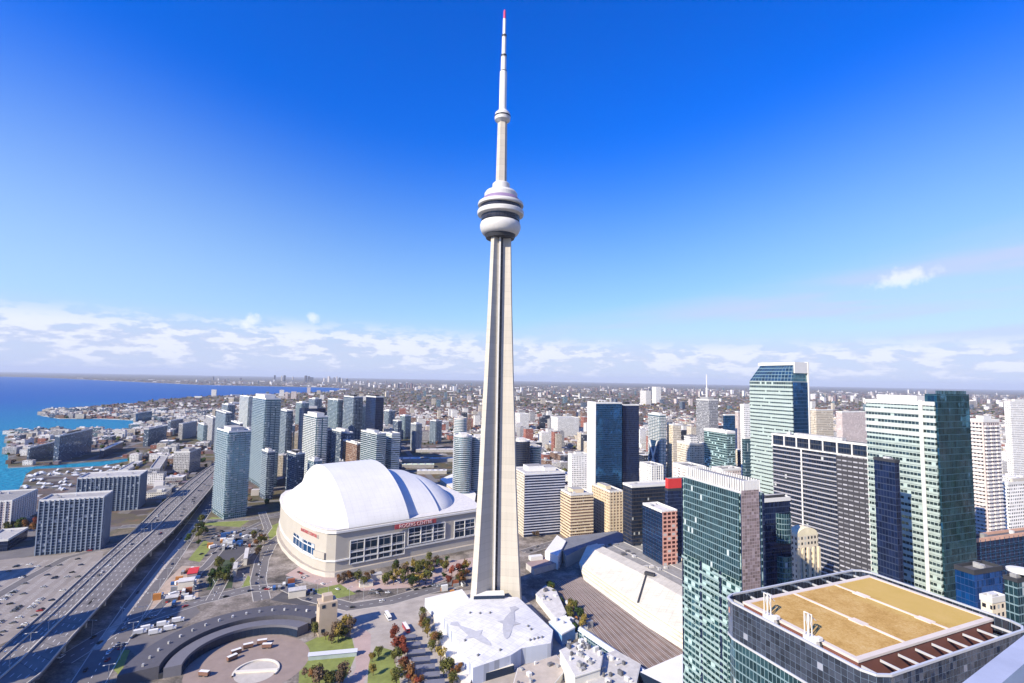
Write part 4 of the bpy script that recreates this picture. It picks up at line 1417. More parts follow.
sheet('parking_lot', [(-40, 566), (0, 560), (40, 556), (104, 552), (100, 563), (70, 592), (45, 616), (24, 634), (-40, 662)], plain('lot_asphalt', (.25, .22, .20), .9, var=.3, scale=.05), .006, 'pale worn parking lot beside the elevated highway')
lake_road, lake_pts = road('lakeshore_road', [(78, 700), (108, 650), (140, 600), (172, 556), (203, 512), (226, 478)], 19, 'shaded road running under the right side of the elevated highway', m=ROADC)
road('service_road', [(95, 650), (122, 618), (150, 583), (178, 548), (205, 512)], 6, 'pale narrow service road beside the shaded lakeshore road', z=.028, m=PAVE, marks=False, kerb=False)
brem_road, brem_pts = road('boulevard', [(60, 663), (110, 632), (150, 617), (200, 601), (250, 589), (285, 586), (310, 597), (350, 607), (390, 601), (425, 591), (462, 582)], 15, 'pale boulevard curving past the roundhouse to the foot of the tower', z=.024)
road('stadium_road', [(262, 600), (258, 580), (262, 560), (270, 545), (285, 533)], 13, 'curving road round the left end of the stadium', z=.032)
road('cross_street', [(120, 527), (160, 524), (205, 521), (250, 519), (300, 510)], 14, 'street crossing under the elevated highway near the condo towers', z=.036)
road('front_street', [(524, 552), (560, 541), (606, 536), (640, 531), (700, 522)], 14, 'street running in front of the twin tan office blocks', z=.024)
road('avenue', [(440, 520), (470, 480), (486, 450), (494, 425), (497, 402)], 20, 'long straight avenue running away behind the stadium', z=.026, marks=False)
sheet('plaza', [(330, 683), (352, 640), (346, 622), (318, 612), (360, 600), (432, 594), (470, 590), (524, 596), (560, 640), (600, 683), (560, 720), (400, 720)], PAVE, .010, 'pale paved plaza round the foot of the tower')
sheet('stadium_forecourt', [(285, 575), (345, 592), (430, 586), (470, 570), (480, 556), (345, 580), (300, 566)], PATHP, .012, 'pinkish paved forecourt below the stadium wall')
# rail corridor
rail = sheet('rail_ballast', [(556, 588), (586, 574), (604, 588), (690, 652), (730, 700), (690, 720), (640, 690), (600, 640)], plain('brown_ballast', (.21, .155, .13), .95, var=.5, scale=.07), .014, 'brown ballast bed of the railway beside the long white hall')
RAILM = plain('rail_steel', (.40, .36, .36), .5)
ra0, ra1 = Vector(G(560, 588)), Vector(G(634, 690))
rb0, rb1 = Vector(G(590, 583)), Vector(G(712, 672))
for k in range(10):
    f = (k + .3) / 10
    a, b = ra0.lerp(rb0, f), ra1.lerp(rb1, f)
    a2 = a + (a - b) * .1
    d = (b - a2).normalized()
    nrm = Vector((-d.y, d.x))
    tr = empty('railway_track', 'railway track on brown ballast beside the long white hall, one of a row of ten', 'railway track', (a2.x, a2.y, .02), 0, 'parallel railway tracks')
    mb = MB()
    for sgn in (-.75, .75):
        p, q = (a2 + nrm * sgn) - a2, (b + nrm * sgn) - a2
        mb.obox((p.x + q.x) / 2, (p.y + q.y) / 2, .12, .32, (q - p).length, .34, math.atan2(d.y, d.x))
    mb.build('rail', RAILM, tr)
    mb = MB()
    L = (b - a2).length
    kk = 0.0
    while kk < L:
        c = d * kk
        mb.obox(c.x, c.y, 0, .12, .26, 2.6, math.atan2(d.y, d.x))
        kk += 1.3
    mb.build('sleeper', plain('sleeper', (.085, .065, .06), .95) if k == 0 else bpy.data.materials['sleeper'], tr)

# ------------------------------------------------------------------ elevated highway
ZH = 11.0
Lp = [G(x, y, ZH) for x, y in ((-60, 706), (0, 650), (27, 627), (43, 613), (101, 560), (135, 530), (160, 505), (190, 480), (214, 463), (221, 452))]
Rp = [G(x, y, ZH) for x, y in ((-14, 716), (40, 675), (72, 637), (94, 613), (141, 560), (170, 534), (193, 510), (210, 490), (223, 469), (226, 455))]
hw = empty('elevated_highway', 'elevated concrete highway sweeping past the parking lot towards the condo towers', 'highway')
hw['kind'] = 'structure'
mb = MB()
for i in range(len(Lp) - 1):
    a, b, c, d = Lp[i], Rp[i], Rp[i + 1], Lp[i + 1]
    mb.face([(*a, ZH), (*b, ZH), (*c, ZH), (*d, ZH)])
    mb.face([(*a, ZH - 1.6), (*d, ZH - 1.6), (*c, ZH - 1.6), (*b, ZH - 1.6)])
    mb.face([(*b, ZH - 1.6), (*c, ZH - 1.6), (*c, ZH), (*b, ZH)])
    mb.face([(*a, ZH), (*d, ZH), (*d, ZH - 1.6), (*a, ZH - 1.6)])
deck = mb.build('deck', DECKC, hw)
lp = lambda f: [(a[0] + (b[0] - a[0]) * f, a[1] + (b[1] - a[1]) * f) for a, b in zip(Lp, Rp)]


def wallstrip(mb, pts, z0, z1, t):
    for a, b in zip(pts[:-1], pts[1:]):
        mb.obox((a[0] + b[0]) / 2, (a[1] + b[1]) / 2, z0, z1, math.hypot(b[0] - a[0], b[1] - a[1]), t, math.atan2(b[1] - a[1], b[0] - a[0]))


for f, t, hgt in ((.006, .5, 1.1), (.20, .5, 1.0), (.50, .9, 1.1), (.994, .5, 1.1)):
    mb = MB()
    wallstrip(mb, lp(f), ZH, ZH + hgt, t)
    mb.build('barrier', CONC, hw)
mb = MB()
for f in (.10, .30, .40, .62, .74, .86):
    pts = lp(f)
    for a, b in zip(pts[:-1], pts[1:]):
        a, b = Vector(a), Vector(b)
        L = (b - a).length
        k = 0
        while k + 4 < L:
            p, q = a + (b - a) * k / L, a + (b - a) * (k + 4) / L
            ribbon(mb, [tuple(p), tuple(q)], .3, ZH + .012)
            k += 11
mb.build('lane_marking', LINEW, deck)
for i in range(len(Lp) - 1):
    a, b, c, d = Vector(Lp[i]), Vector(Rp[i]), Vector(Rp[i + 1]), Vector(Lp[i + 1])
    n = max(1, int((c - b).length / 32))
    for k in range(n):
        p, q = a.lerp(d, k / n), b.lerp(c, k / n)
        mb = MB()
        ang = math.atan2(q.y - p.y, q.x - p.x)
        m_ = (p + q) / 2
        mb.obox(m_.x, m_.y, ZH - 3.2, ZH - 1.6, (q - p).length * .92, 1.6, ang, 0, None, True)
        for f in (.15, .5, .85):
            e = p.lerp(q, f)
            mb.obox(e.x, e.y, 0, ZH - 3.2, 1.5, 1.5, ang)
        mb.build('support_bent', CONC, hw)

# condo towers just outside the frame whose shade crosses the highway and the road beside it
for (tx_, ty_, tz_, dist, w, d, H, lab) in ((34, 632, 11, 112, 22, 24, 122, 'tall grey condo tower by the water left of the highway, nearer one'), (98, 662, 0, 165, 30, 26, 112, 'pale condo tower near the bottom left corner outside the view'),
                                            (60, 690, 11, 120, 28, 28, 96, 'grey condo tower close to the bottom left corner outside the view'), (5, 575, 0, 105, 26, 26, 70, 'grey condo tower by the water left of the parking lot')):
    g = G(tx_, ty_, tz_)
    X, Y = g[0] - dist * math.sin(SUN_A), g[1] - dist * math.cos(SUN_A)
    HERO.append((X, Y, 20))
    tower('condo_tower', lab, 'tower', dict(cx=X, cy=Y, rot=rad(24), w=w, d=d, H=H), G_CONDO, balc=(3, 1.3, STEEL))
# office towers behind the viewpoint, seen only as reflections in the glass fronts
for i, (X, Y, w, d, H, m_) in enumerate(((60, -160, 40, 36, 150, G_DARK), (150, -230, 46, 40, 200, W_CREAM), (240, -120, 38, 40, 120, G_BLUE), (330, -220, 50, 40, 170, W_GREY), (330, -10, 40, 34, 90, W_BEIGE), (420, -110, 44, 44, 180, G_NAVY), (-90, -260, 44, 44, 140, W_WHITE), (480, 60, 40, 40, 120, W_PINK))):
    tower('office_tower', '%s office tower behind the viewpoint seen only in window reflections' % ['near dark', 'tall cream', 'blue glass', 'grey stone', 'low beige', 'navy glass', 'white precast', 'pinkish'][i], 'tower', dict(cx=X, cy=Y, rot=TH, w=w, d=d, H=H), m_, pent=[(0, 0, .5, .5, 6, MECH)])

LAMPM = plain('lamp_steel', (.42, .43, .44), .5, metal=.2)
lampp = None


def lamp(x, y, z, rot, label, group):
    global lampp
    if lampp is None:
        t = lampp = empty('street_lamp', 'lamp', 'street lamp')
        mb = MB()
        mb.lathe([(.16, 0), (.1, 10.5)], 7)
        mb.build('pole', LAMPM, t)
        mb = MB()
        mb.bar((0, -2.6, 10.9), (0, 2.6, 10.9), .08)
        mb.bar((0, 0, 10.3), (0, 0, 10.95), .09)
        mb.build('arm', LAMPM, t)
        for sg_ in (-1, 1):
            mb = MB()
            mb.box(-.25, .25, sg_ * 2.7 - .55, sg_ * 2.7 + .55, 10.7, 10.95, 0, None, True)
            mb.build('lamp_head', LINEW, t)
    else:
        t = copy_tree(lampp)
    t.location, t.rotation_euler = (x, y, z), (0, 0, rot)
    tag(t, label, 'street lamp', group)


def lamps_along(pts, step, z, label, group, off=0.0, maxn=40):
    n = 0
    for a, b in zip(pts[:-1], pts[1:]):
        a, b = Vector(a), Vector(b)
        L = (b - a).length
        d = (b - a) / L
        k = step / 2
        while k < L and n < maxn:
            q = a + d * k + Vector((-d.y, d.x)) * off
            lamp(q.x, q.y, z, math.atan2(d.y, d.x), label, group)
            n += 1
            k += step


lamps_along(lp(.5), 26, ZH + 1.0, 'double headed lamp post on the median of the elevated highway', 'lamp posts on the highway median')
lamps_along(brem_pts, 24, .05, 'double headed lamp post beside the pale boulevard', 'lamp posts along the boulevard', 9.5)
lamps_along(lake_pts, 28, .05, 'double headed lamp post beside the shaded road under the highway', 'lamp posts along the shaded road', -11)
mb = MB()
for i in range(len(Lp) - 1):
    a, b, c, d = Vector(Lp[i]), Vector(Rp[i]), Vector(Rp[i + 1]), Vector(Lp[i + 1])
    n = max(1, int((c - b).length / 16))
    for k in range(n):
        p, q = a.lerp(d, k / n), b.lerp(c, k / n)
        m_ = (p + q) / 2
        mb.obox(m_.x, m_.y, ZH, ZH + .008, (q - p).length * .98, .35, math.atan2(q.y - p.y, q.x - p.x))
mb.build('expansion_joint', ASPH, deck)
# patched asphalt on deck and lots
pr_ = random.Random(41)
mb = MB()
for i in range(len(Lp) - 1):
    a, b, c, d = Vector(Lp[i]), Vector(Rp[i]), Vector(Rp[i + 1]), Vector(Lp[i + 1])
    for k in range(int((c - b).length / 14)):
        f0, g0 = pr_.uniform(.03, .9), pr_.random()
        p0, p1 = a.lerp(b, f0), d.lerp(c, f0)
        q0, q1 = a.lerp(b, f0 + .08), d.lerp(c, f0 + .08)
        l_ = pr_.uniform(5, 26) / max((c - b).length, 1)
        if g0 + l_ < 1:
            mb.face([(*p0.lerp(p1, g0), ZH + .004), (*q0.lerp(q1, g0), ZH + .004), (*q0.lerp(q1, g0 + l_), ZH + .004), (*p0.lerp(p1, g0 + l_), ZH + .004)])
mb.build('asphalt_patch', ROADC, deck)
road('lot_lane', [(-20, 606), (30, 577), (66, 558), (112, 546), (150, 536)], 9, 'access lane across the pale parking lot', z=.028, marks=False)
road('ramp', [(212, 600), (226, 575), (250, 552), (268, 528), (262, 512)], 9, 'ramp road beside the dark planted patch', z=.04, m=DECKC)
road('yard_lane', [(150, 617), (176, 590), (206, 566), (232, 536), (262, 522)], 7, 'works lane across the sandy ground', z=.044, marks=False, m=ROADC)
for q_ in ([(188, 560), (204, 540), (214, 544), (200, 562)], [(240, 590), (248, 575), (258, 585), (255, 592)], [(266, 528), (290, 518), (284, 528), (270, 540)], [(112, 668), (122, 650), (130, 650), (120, 676)], [(200, 525), (212, 517), (250, 520), (240, 527)], [(312, 590), (340, 584), (356, 594), (330, 600)]):
    sheet('verge', q_, LAWN, .021, 'rough green verge between the roads at lower left')
for q_, m__ in (([(212, 560), (236, 538), (256, 542), (234, 562)], ASPH), ([(196, 546), (224, 530), (262, 526), (256, 538), (214, 552)], ROADC), ([(270, 600), (285, 590), (325, 600), (305, 606)], ASPH), ([(120, 640), (150, 620), (196, 606), (200, 612), (140, 660)], ROADC), ([(-10, 548), (40, 546), (60, 552), (0, 560)], ROADC)):
    sheet('asphalt_yard', q_, m__, .013, 'worn asphalt yard at lower left')

def panel_roof(name, c):
    m, N, p = new_mat(name)
    co = N.n('ShaderNodeTexCoord', out=3)
    rot = N.n('ShaderNodeVectorRotate', {'Vector': co, 'Angle': rad(38)}, rotation_type='Z_AXIS')
    sp = N.t.nodes.new('ShaderNodeSeparateXYZ')
    N.t.links.new(rot, sp.inputs[0])
    cx_, cy_ = N.m('DIVIDE', sp.outputs[0], 6.0), N.m('DIVIDE', sp.outputs[1], 3.0)
    seam = N.m('MAXIMUM', N.m('LESS_THAN', N.m('FRACT', cx_), 0.05), N.m('LESS_THAN', N.m('FRACT', cy_), 0.08))
    wn = N.n('ShaderNodeTexWhiteNoise', {0: N.n('ShaderNodeCombineXYZ', {0: N.m('FLOOR', cx_), 1: N.m('FLOOR', cy_), 2: 0.0})})
    n1 = N.n('ShaderNodeTexNoise', {'Vector': co, 'Scale': 0.12, 'Detail': 6.0, 'Roughness': 0.65})
    f = N.m('SUBTRACT', N.m('ADD', N.m('ADD', 0.84, N.m('MULTIPLY', wn, 0.10)), N.m('MULTIPLY', N.m('SUBTRACT', n1, 0.5), 0.5)), N.m('MULTIPLY', seam, 0.2))
    pset(N, p, color=N.mix(1.0, c, N.n('ShaderNodeCombineColor', {0: f, 1: f, 2: f}), 'MULTIPLY'), rough=0.6)
    return m


# ------------------------------------------------------------------ convention hall beside the tracks
ZC = 20.0
cv = empty('convention_hall', 'long low white hall with a sloping white front and grey gravel roof beside the tracks', 'hall', (0, 0))
A = [G(x, y, ZC) for x, y in ((587, 546), (646, 576), (683, 597), (740, 632))]
Bm = [G(x, y, 10) for x, y in ((579, 563), (638, 603), (683, 632), (740, 668))]
C0 = [G(x, y, 0) for x, y in ((584, 580), (640, 622), (683, 650), (742, 690))]
Rb = [G(x, y, ZC - 3) for x, y in ((604, 549), (637, 540), (683, 562), (760, 600))]
HERO.append((130, 500, 45))
HW = plain('warm_white_wall', (.66, .61, .52), .7, var=.08)
mb = MB()
for i in range(3):
    mb.face([(*C0[i], 0), (*C0[i + 1], 0), (*Bm[i + 1], 10), (*Bm[i], 10)])
    mb.face([(*Bm[i], 10), (*Bm[i + 1], 10), (*A[i + 1], ZC), (*A[i], ZC)])
back = [(p[0] + 12, p[1] + 9) for p in A]
for i in range(3):
    mb.face([(*A[i], ZC), (*A[i + 1], ZC), (*back[i + 1], ZC), (*back[i], ZC)])
    mb.face([(*back[i], ZC), (*back[i + 1], ZC), (*back[i + 1], 0), (*back[i], 0)])
mb.face([(*C0[0], 0), (*Bm[0], 10), (*A[0], ZC), (*back[0], ZC), (*back[0], 0)])
mb.face([(*back[3], 0), (*back[3], ZC), (*A[3], ZC), (*Bm[3], 10), (*C0[3], 0)])
mb.build('sloping_front', panel_roof('panelled_front', (.66, .61, .52)), cv)
mb = MB()
for f in (.35, .62, .85):
    for i in range(3):
        p, q = [tuple(Vector((*C0[k], 0)).lerp(Vector((*Bm[k], 10)), f)) for k in (i, i + 1)]
        mb.bar(p, q, .35)
mb.build('ledge', plain('tan_ledge', (.50, .44, .35), .8), cv)
mb = MB()
p, q = Vector((*A[1], ZC + .3)), Vector((*Bm[1], 10.3))
mb.bar(p, q, .7)
mb.obox(A[1][0] + 4, A[1][1] + 2, ZC, ZC + 2.4, 9, 4, rad(-35))
mb.build('roof_unit', DARKM, cv)
mb = MB()
poly = [back[0], back[1], back[2], back[3], Rb[3], Rb[2], Rb[1]]
mb.prism(poly, 0, ZC - 3, 0, 1)
flat_ = mb.build('flat_roof', [CONC, GREYR], cv)
hr_ = random.Random(8)
hp_ = [back[0], back[1], back[2], Rb[2], Rb[1]]
n_ = 0
while n_ < 22:
    q_ = (hr_.uniform(90, 190), hr_.uniform(440, 590))
    if inside(q_, hp_):
        n_ += 1
        mb = MB()
        mb.obox(q_[0], q_[1], ZC - 3, ZC - 3 + hr_.uniform(.8, 2.6), hr_.uniform(1.5, 6), hr_.uniform(1.2, 3.5), rad(19))
        mb.build('rooftop_unit', hr_.choice((MECH, PALER, DARKR)), flat_)
for f_ in (.33, .66):
    p_, q_ = Vector(back[0]).lerp(Vector(Rb[1]), f_), Vector(back[2]).lerp(Vector(Rb[2]), f_)
    mb = MB()
    mb.obox((p_.x + q_.x) / 2, (p_.y + q_.y) / 2, ZC - 3, ZC - 2.5, (q_ - p_).length, .5, math.atan2(q_.y - p_.y, q_.x - p_.x))
    mb.build('roof_curb', PALER, flat_)
mb = MB()
wallstrip(mb, [Rb[1], Rb[2], Rb[3]], ZC - 3, ZC + .5, 2)
mb.build('parapet', HW, cv)
# lower north wing and its tilted white front
t = empty('convention_wing', 'low dark roofed wing with a white folded front before the twin tan blocks', 'hall', (0, 0))
wp = [G(x, y, 12) for x, y in ((557, 541), (572, 536), (616, 531), (634, 537), (604, 548), (588, 545), (566, 556))]
mb = MB()
mb.prism(wp, 0, 12, 0, 1)
mb.build('flat_roof', [CONC, plain('blue_grey_roof', (.16, .17, .2), .9)], t)  # dark roof tone stands in for the tower's cast shadow
fw = [G(x, y, 14) for x, y in ((557, 535), (566, 541), (558, 556), (545, 551))]
mb = MB()
mb.prism(fw, 0, 14)
mb.build('white_front', ROOFW, t)
fw = [G(x, y, 6) for x, y in ((526, 563), (545, 556), (560, 562), (534, 569))]
t = empty('red_roof_hall', 'low flat building with a mauve roof right behind the foot of the tower', 'hall', (0, 0))
mb = MB()
mb.prism(fw, 0, 6, 0, 1)
mb.build('walls', [PALER, plain('mauve_roof', (.30, .22, .21), .9)], t)
mb = MB()
mb.obox((fw[0][0] + fw[1][0]) / 2, (fw[0][1] + fw[1][1]) / 2, 6, 10, 14, 6, rad(20))
mb.build('rooftop_unit', WHITE, t)
# bridge building over the tracks at the bottom
q = [G(x, y, 9) for x, y in ((640, 672), (684, 653), (720, 666), (676, 690))]
t = empty('track_bridge', 'white roofed bridge building crossing the tracks at the bottom of the photo', 'bridge', (0, 0))
mb = MB()
mb.prism(q, 3, 9, 0, 1, True)
mb.build('covered_span', [BLACKG, ROOFW], t)

# ------------------------------------------------------------------ aquarium
ZA = 11.0
aq = empty('aquarium_hall', 'white faceted hall with two grey fish painted on its roof at the tower foot', 'hall', (0, 0))
R_ = [G(x, y, ZA) for x, y in ((444, 618), (471, 597), (518, 597), (553, 630), (551, 643), (522, 648), (511, 655), (473, 668))]
mid = (sum(p[0] for p in R_) / 8, sum(p[1] for p in R_) / 8)
mb = MB()
mb.prism(R_, 0, ZA, 0, cap=False)
mb.build('wall', facade('aquarium_panels', (.52, .55, .64), (.45, .49, .6), 4.0, 11.0, .97, .98, gmetal=0, grough=.5, lite=0, jit=.02), aq)
mb = MB()
for i in range(8):
    a, b = R_[i], R_[(i + 1) % 8]
    mb.face([(*b, ZA), (*a, ZA), (*mid, ZA + 2.6)] if area2(R_) < 0 else [(*a, ZA), (*b, ZA), (*mid, ZA + 2.6)])
rf = mb.build('roof', panel_roof('panelled_roof', (.74, .73, .72)), aq)


def fish(mb, c, L, ang, zf, bend=.2):
    prof = [(-.5, .0), (-.44, .10), (-.30, .03), (-.1, .09), (.02, .11), (.06, .24), (.14, .10), (.3, .085), (.44, .05), (.5, 0), (.44, -.05), (.3, -.085), (.14, -.10), (.06, -.24), (.02, -.11), (-.1, -.09), (-.30, -.03), (-.44, -.10)]
    mids = [(-.5, 0), (-.44, 0), (-.30, 0), (-.1, 0), (.02, 0), (.06, 0), (.14, 0), (.3, 0), (.44, 0), (.5, 0)]
    def P(u, v):
        v = v * .72 + bend * (u * u - .08)
        x, y = u * L, v * L
        X, Y = c[0] + x * math.cos(ang) - y * math.sin(ang), c[1] + x * math.sin(ang) + y * math.cos(ang)
        return (X, Y, zf(X, Y))
    up, dn = prof[:10], [prof[0]] + prof[:9:-1] + [prof[9]]
    for i in range(9):
        for s_, f in ((up, 1), (dn, -1)):
            q = [P(*mids[i]), P(*mids[i + 1]), P(*s_[i + 1]), P(*s_[i])]
            mb.face(q if f > 0 else q[::-1])


def roofz(X, Y):
    # height of the faceted roof at X,Y
    for i in range(8):
        a, b = R_[i], R_[(i + 1) % 8]
        if inside((X, Y), [a, b, mid]):
            d = abs((b[0] - a[0]) * (Y - a[1]) - (b[1] - a[1]) * (X - a[0])) / math.hypot(b[0] - a[0], b[1] - a[1])
            D = abs((b[0] - a[0]) * (mid[1] - a[1]) - (b[1] - a[1]) * (mid[0] - a[0])) / math.hypot(b[0] - a[0], b[1] - a[1])
            return ZA + 2.6 * d / D + .28
    return ZA + .28


FISHM = plain('grey_roof_paint', (.44, .44, .46), .7, var=.2, scale=.3)
for (p0, p1, bend) in (((452, 621), (492, 646), -.10), ((514, 606), (505, 640), .10)):
    a, b = Vector(G(*p0, ZA + 1)), Vector(G(*p1, ZA + 1))
    mb = MB()
    fish(mb, (a + b) / 2, (b - a).length, math.atan2(b.y - a.y, b.x - a.x), roofz, bend)
    mb.build('painted_fish', FISHM, rf)
VENTM = plain('grey_vents', (.2, .2, .2), .7)
for x, y in ((530, 640), (534, 639), (538, 638), (542, 637), (528, 627), (531, 630), (470, 613), (480, 614), (490, 614), (465, 640), (478, 655), (500, 650)):
    g = G(x, y, ZA + 1)
    mb = MB()
    mb.obox(g[0], g[1], ZA, roofz(*g) + .8, 1.8, 1.0, rad(60))
    mb.build('rooftop_unit', VENTM, rf)
W2 = [G(x, y, 8) for x, y in ((425, 597), (462, 588), (469, 597), (452, 615), (444, 619))]
mb = MB()
mb.prism(W2, 0, 7, 0, 1)
mb.build('entrance_wing', [plain('pale_blue_panel', (.5, .54, .62), .6), ROOFW], aq)
W3 = [G(x, y, 3.0) for x, y in ((432, 606), (444, 622), (473, 674), (468, 690), (452, 668), (436, 632))]
mb = MB()
mb.prism(W3, 0, 3.0)
mb.build('ramp', HW, aq)
mb = MB()
a, b = G(473, 672, 4), G(512, 661, 4)
mb.obox((a[0] + b[0]) / 2, (a[1] + b[1]) / 2 - 4, 0, 5, math.hypot(b[0] - a[0], b[1] - a[1]), 6, math.atan2(b[1] - a[1], b[0] - a[0]), 0, 1)
mb.build('porch', [BLACKG, HW], aq)

# low buildings right of the aquarium
rg = random.Random(3)
for (quad, z, label, mw, mr, nu) in (
    ([(536, 594), (546, 585), (556, 590), (566, 612), (558, 621)], 6, 'low white terrace building with green roof patches right of the tower foot', WHITE, PALER, 6),
    ([(549, 621), (566, 615), (575, 627), (562, 634)], 9, 'small white flat roofed building with a blue side right of the aquarium', plain('blue_side', (.14, .28, .48), .5), ROOFW, 2),
    ([(560, 650), (582, 640), (603, 652), (600, 668), (575, 676)], 14, 'low white block crowded with rooftop machines at the bottom centre', WHITE, PALER, 34),
    ([(585, 662), (615, 650), (640, 664), (634, 690), (590, 700)], 9, 'low grey white block with scattered roof machines at the bottom edge', CONC, PALER, 20),
    ([(518, 668), (556, 655), (566, 668), (540, 700), (512, 690)], 5, 'low tan roofed service building in front of the aquarium', HW, plain('tan_roof', (.44, .38, .32), .9), 8),
):
    q = [G(x, y, z) for x, y in quad]
    c = (sum(p[0] for p in q) / len(q), sum(p[1] for p in q) / len(q))
    t = empty('service_block', label, 'building', c)
    ql = [(p[0] - c[0], p[1] - c[1]) for p in q]
    mb = MB()
    mb.prism(ql, 0, z, 0, 1)
    b_ = mb.build('walls', [mw, mr], t)
    mb = MB()
    mb.prism([(p[0] * 1.03, p[1] * 1.03) for p in ql], z - 1.0, z - .2, 0)
    mb.build('cornice', WHITE, b_)
    x0, x1 = min(p[0] for p in ql), max(p[0] for p in ql)
    y0, y1 = min(p[1] for p in ql), max(p[1] for p in ql)
    k = 0
    groups = [MB(), MB(), MB()]
    while k < nu:
        x, y = rg.uniform(x0, x1), rg.uniform(y0, y1)
        if inside((x, y), [(p[0] * .88, p[1] * .88) for p in ql]):
            groups[k % 3].obox(x, y, z, z + rg.uniform(.8, 3.2), rg.uniform(1, 4.0), rg.uniform(.8, 2.6), rad(35) + rg.choice((0, math.pi / 2)))
            k += 1
    for g_, m_ in zip(groups, (WHITE, MECH, plain('dark_plant', (.12, .12, .13), .7) if 'dark_plant' not in bpy.data.materials else bpy.data.materials['dark_plant'])):
        if g_.f:
            g_.build('rooftop_unit', m_, b_)

a, b = Vector(G(580, 628, 6)), Vector(G(648, 674, 6))
t = empty('covered_walkway', 'long white covered walkway running beside the railway to the bottom edge', 'walkway', ((a.x + b.x) / 2, (a.y + b.y) / 2), math.atan2(b.y - a.y, b.x - a.x))
L = (b - a).length
mb = MB()
mb.box(-L / 2, L / 2, -2.6, 2.6, 0, 5.4)
mb.build('walls', G_CONDO, t)
mb = MB()
for sgn in (-1, 1):
    mb.face([(-L / 2 - .5, 0, 7), (L / 2 + .5, 0, 7), (L / 2 + .5, 3.4 * sgn, 5.4), (-L / 2 - .5, 3.4 * sgn, 5.4)][::sgn])
for x in (-L / 2 - .5, L / 2 + .5):
    mb.face([(x, -3.4, 5.4), (x, 3.4, 5.4), (x, 0, 7)])
mb.build('roof', plain('pale_blue_metal_roof', (.62, .66, .72), .5), t)
# white cabins and plant on the low roofs and yards at the tower foot
wr_ = random.Random(31)
n_ = 0
while n_ < 26:
    p = (wr_.uniform(536, 640), wr_.uniform(584, 683))
    if not inside(p, [(536, 596), (548, 584), (566, 612), (585, 636), (640, 680), (600, 683), (560, 640)]):
        continue
    n_ += 1
    t = empty('plant_cabin', 'small white plant cabin in the yard right of the aquarium', 'cabin', (*G(*p), .02), rad(30) + wr_.choice((0, 1.57)), 'small white plant cabins')
    w_, d_, h_ = wr_.uniform(2, 5), wr_.uniform(1.6, 3), wr_.uniform(2, 4)
    mb = MB()
    mb.box(-w_ / 2, w_ / 2, -d_ / 2, d_ / 2, 0, h_)
    mb.build('body', WHITE, t)
    mb = MB()
    mb.box(-w_ / 2 - .2, w_ / 2 + .2, -d_ / 2 - .2, d_ / 2 + .2, h_, h_ + .3)
    mb.build('roof', wr_.choice((MECH, WHITE, DARKM)), t)

# ------------------------------------------------------------------ roundhouse and its park
rc = circ(G(160.6, 679, 8), G(221, 627, 8), G(300, 618, 8))
rx, ry = rc[0], rc[1]
aS, aE = math.atan2(G(304, 622, 8)[1] - ry, G(304, 622, 8)[0] - rx) - .02, math.pi * 1.12
rh = empty('roundhouse', 'curved grey roofed roundhouse bending round a paved turntable yard', 'building', (rx, ry))
HERO.append((rx, ry, 80))
SLATE = plain('slate_roof', (.085, .083, .098), .85, var=.15, scale=.3)
BRICK = plain('dark_brick_wall', (.12, .09, .085), .9)
r1 = rc[2]


def arcwall(mb, prof, m=0):
    mb.lathe(prof, 40, 0, 0, m, a0=aS, a1=aE)
    for a in (aS, aE):
        mb.face([(r_ * math.cos(a), r_ * math.sin(a), z) for r_, z in prof], None, m)


mb = MB()
arcwall(mb, [(r1 + 24, 0), (r1 + 24, 6.4), (r1 + 2, 8.2), (r1 + 2, 0)])
mb.build('outer_roof', SLATE, rh)
mb = MB()
arcwall(mb, [(r1 - .5, 0), (r1 - .5, 6.2), (r1 - 10.5, 6.8), (r1 - 10.5, 0)])
mb.build('inner_roof', plain('grey_blue_roof', (.14, .138, .16), .85, var=.12, scale=.3), rh)
mb = MB()
arcwall(mb, [(r1 + 1.9, 0), (r1 + 1.9, 3.4), (r1 - .4, 3.4), (r1 - .4, 0)])
mb.build('clerestory_gutter', DARKM, rh)
mb = MB()
for k in range(22):
    a = aS + (aE - aS) * (k + .5) / 22
    mb.obox(math.cos(a) * (r1 - 10.7), math.sin(a) * (r1 - 10.7), 0, 5, .4, 4.2, a)
mb.build('stall_door', BLACKG, rh)
for k in range(16):
    a = aS + (aE - aS) * (k + .5) / 16
    mb = MB()
    mb.obox(math.cos(a) * (r1 + 12), math.sin(a) * (r1 + 12), 7.2, 9.0, 1.3, 1.3, a)
    mb.build('roof_vent', MECH, rh)
mb = MB()
mb.lathe([(0, .05), (r1 - 12, .05)], 48)
mb.v = [(x, y, .022) for x, y, z in mb.v]
tag(mb.build('yard', plain('yard_paving', (.27, .21, .18), .9, var=.2), None, (rx, ry, 0)), 'brownish paved yard inside the roundhouse', 'yard', None, 'structure')
tt = empty('turntable', 'round pale turntable pit with a white rim and straight bridge in the roundhouse yard', 'turntable', (*G(256, 672), .03), rad(8))
mb = MB()
mb.lathe([(13.2, 0), (13.2, 1.0), (14.2, 1.0), (14.2, 0)], 40, a0=rad(-20), a1=rad(200))
mb.build('pit_rim', HW, tt)
mb = MB()
mb.lathe([(0, .05), (13.1, .05)], 40)
mb.build('pit_floor', plain('pale_pit', (.46, .42, .37), .9), tt)
mb = MB()
mb.box(-13.6, 13.6, -1.1, 1.1, .1, 1.2)
mb.build('bridge_deck', HW, tt)
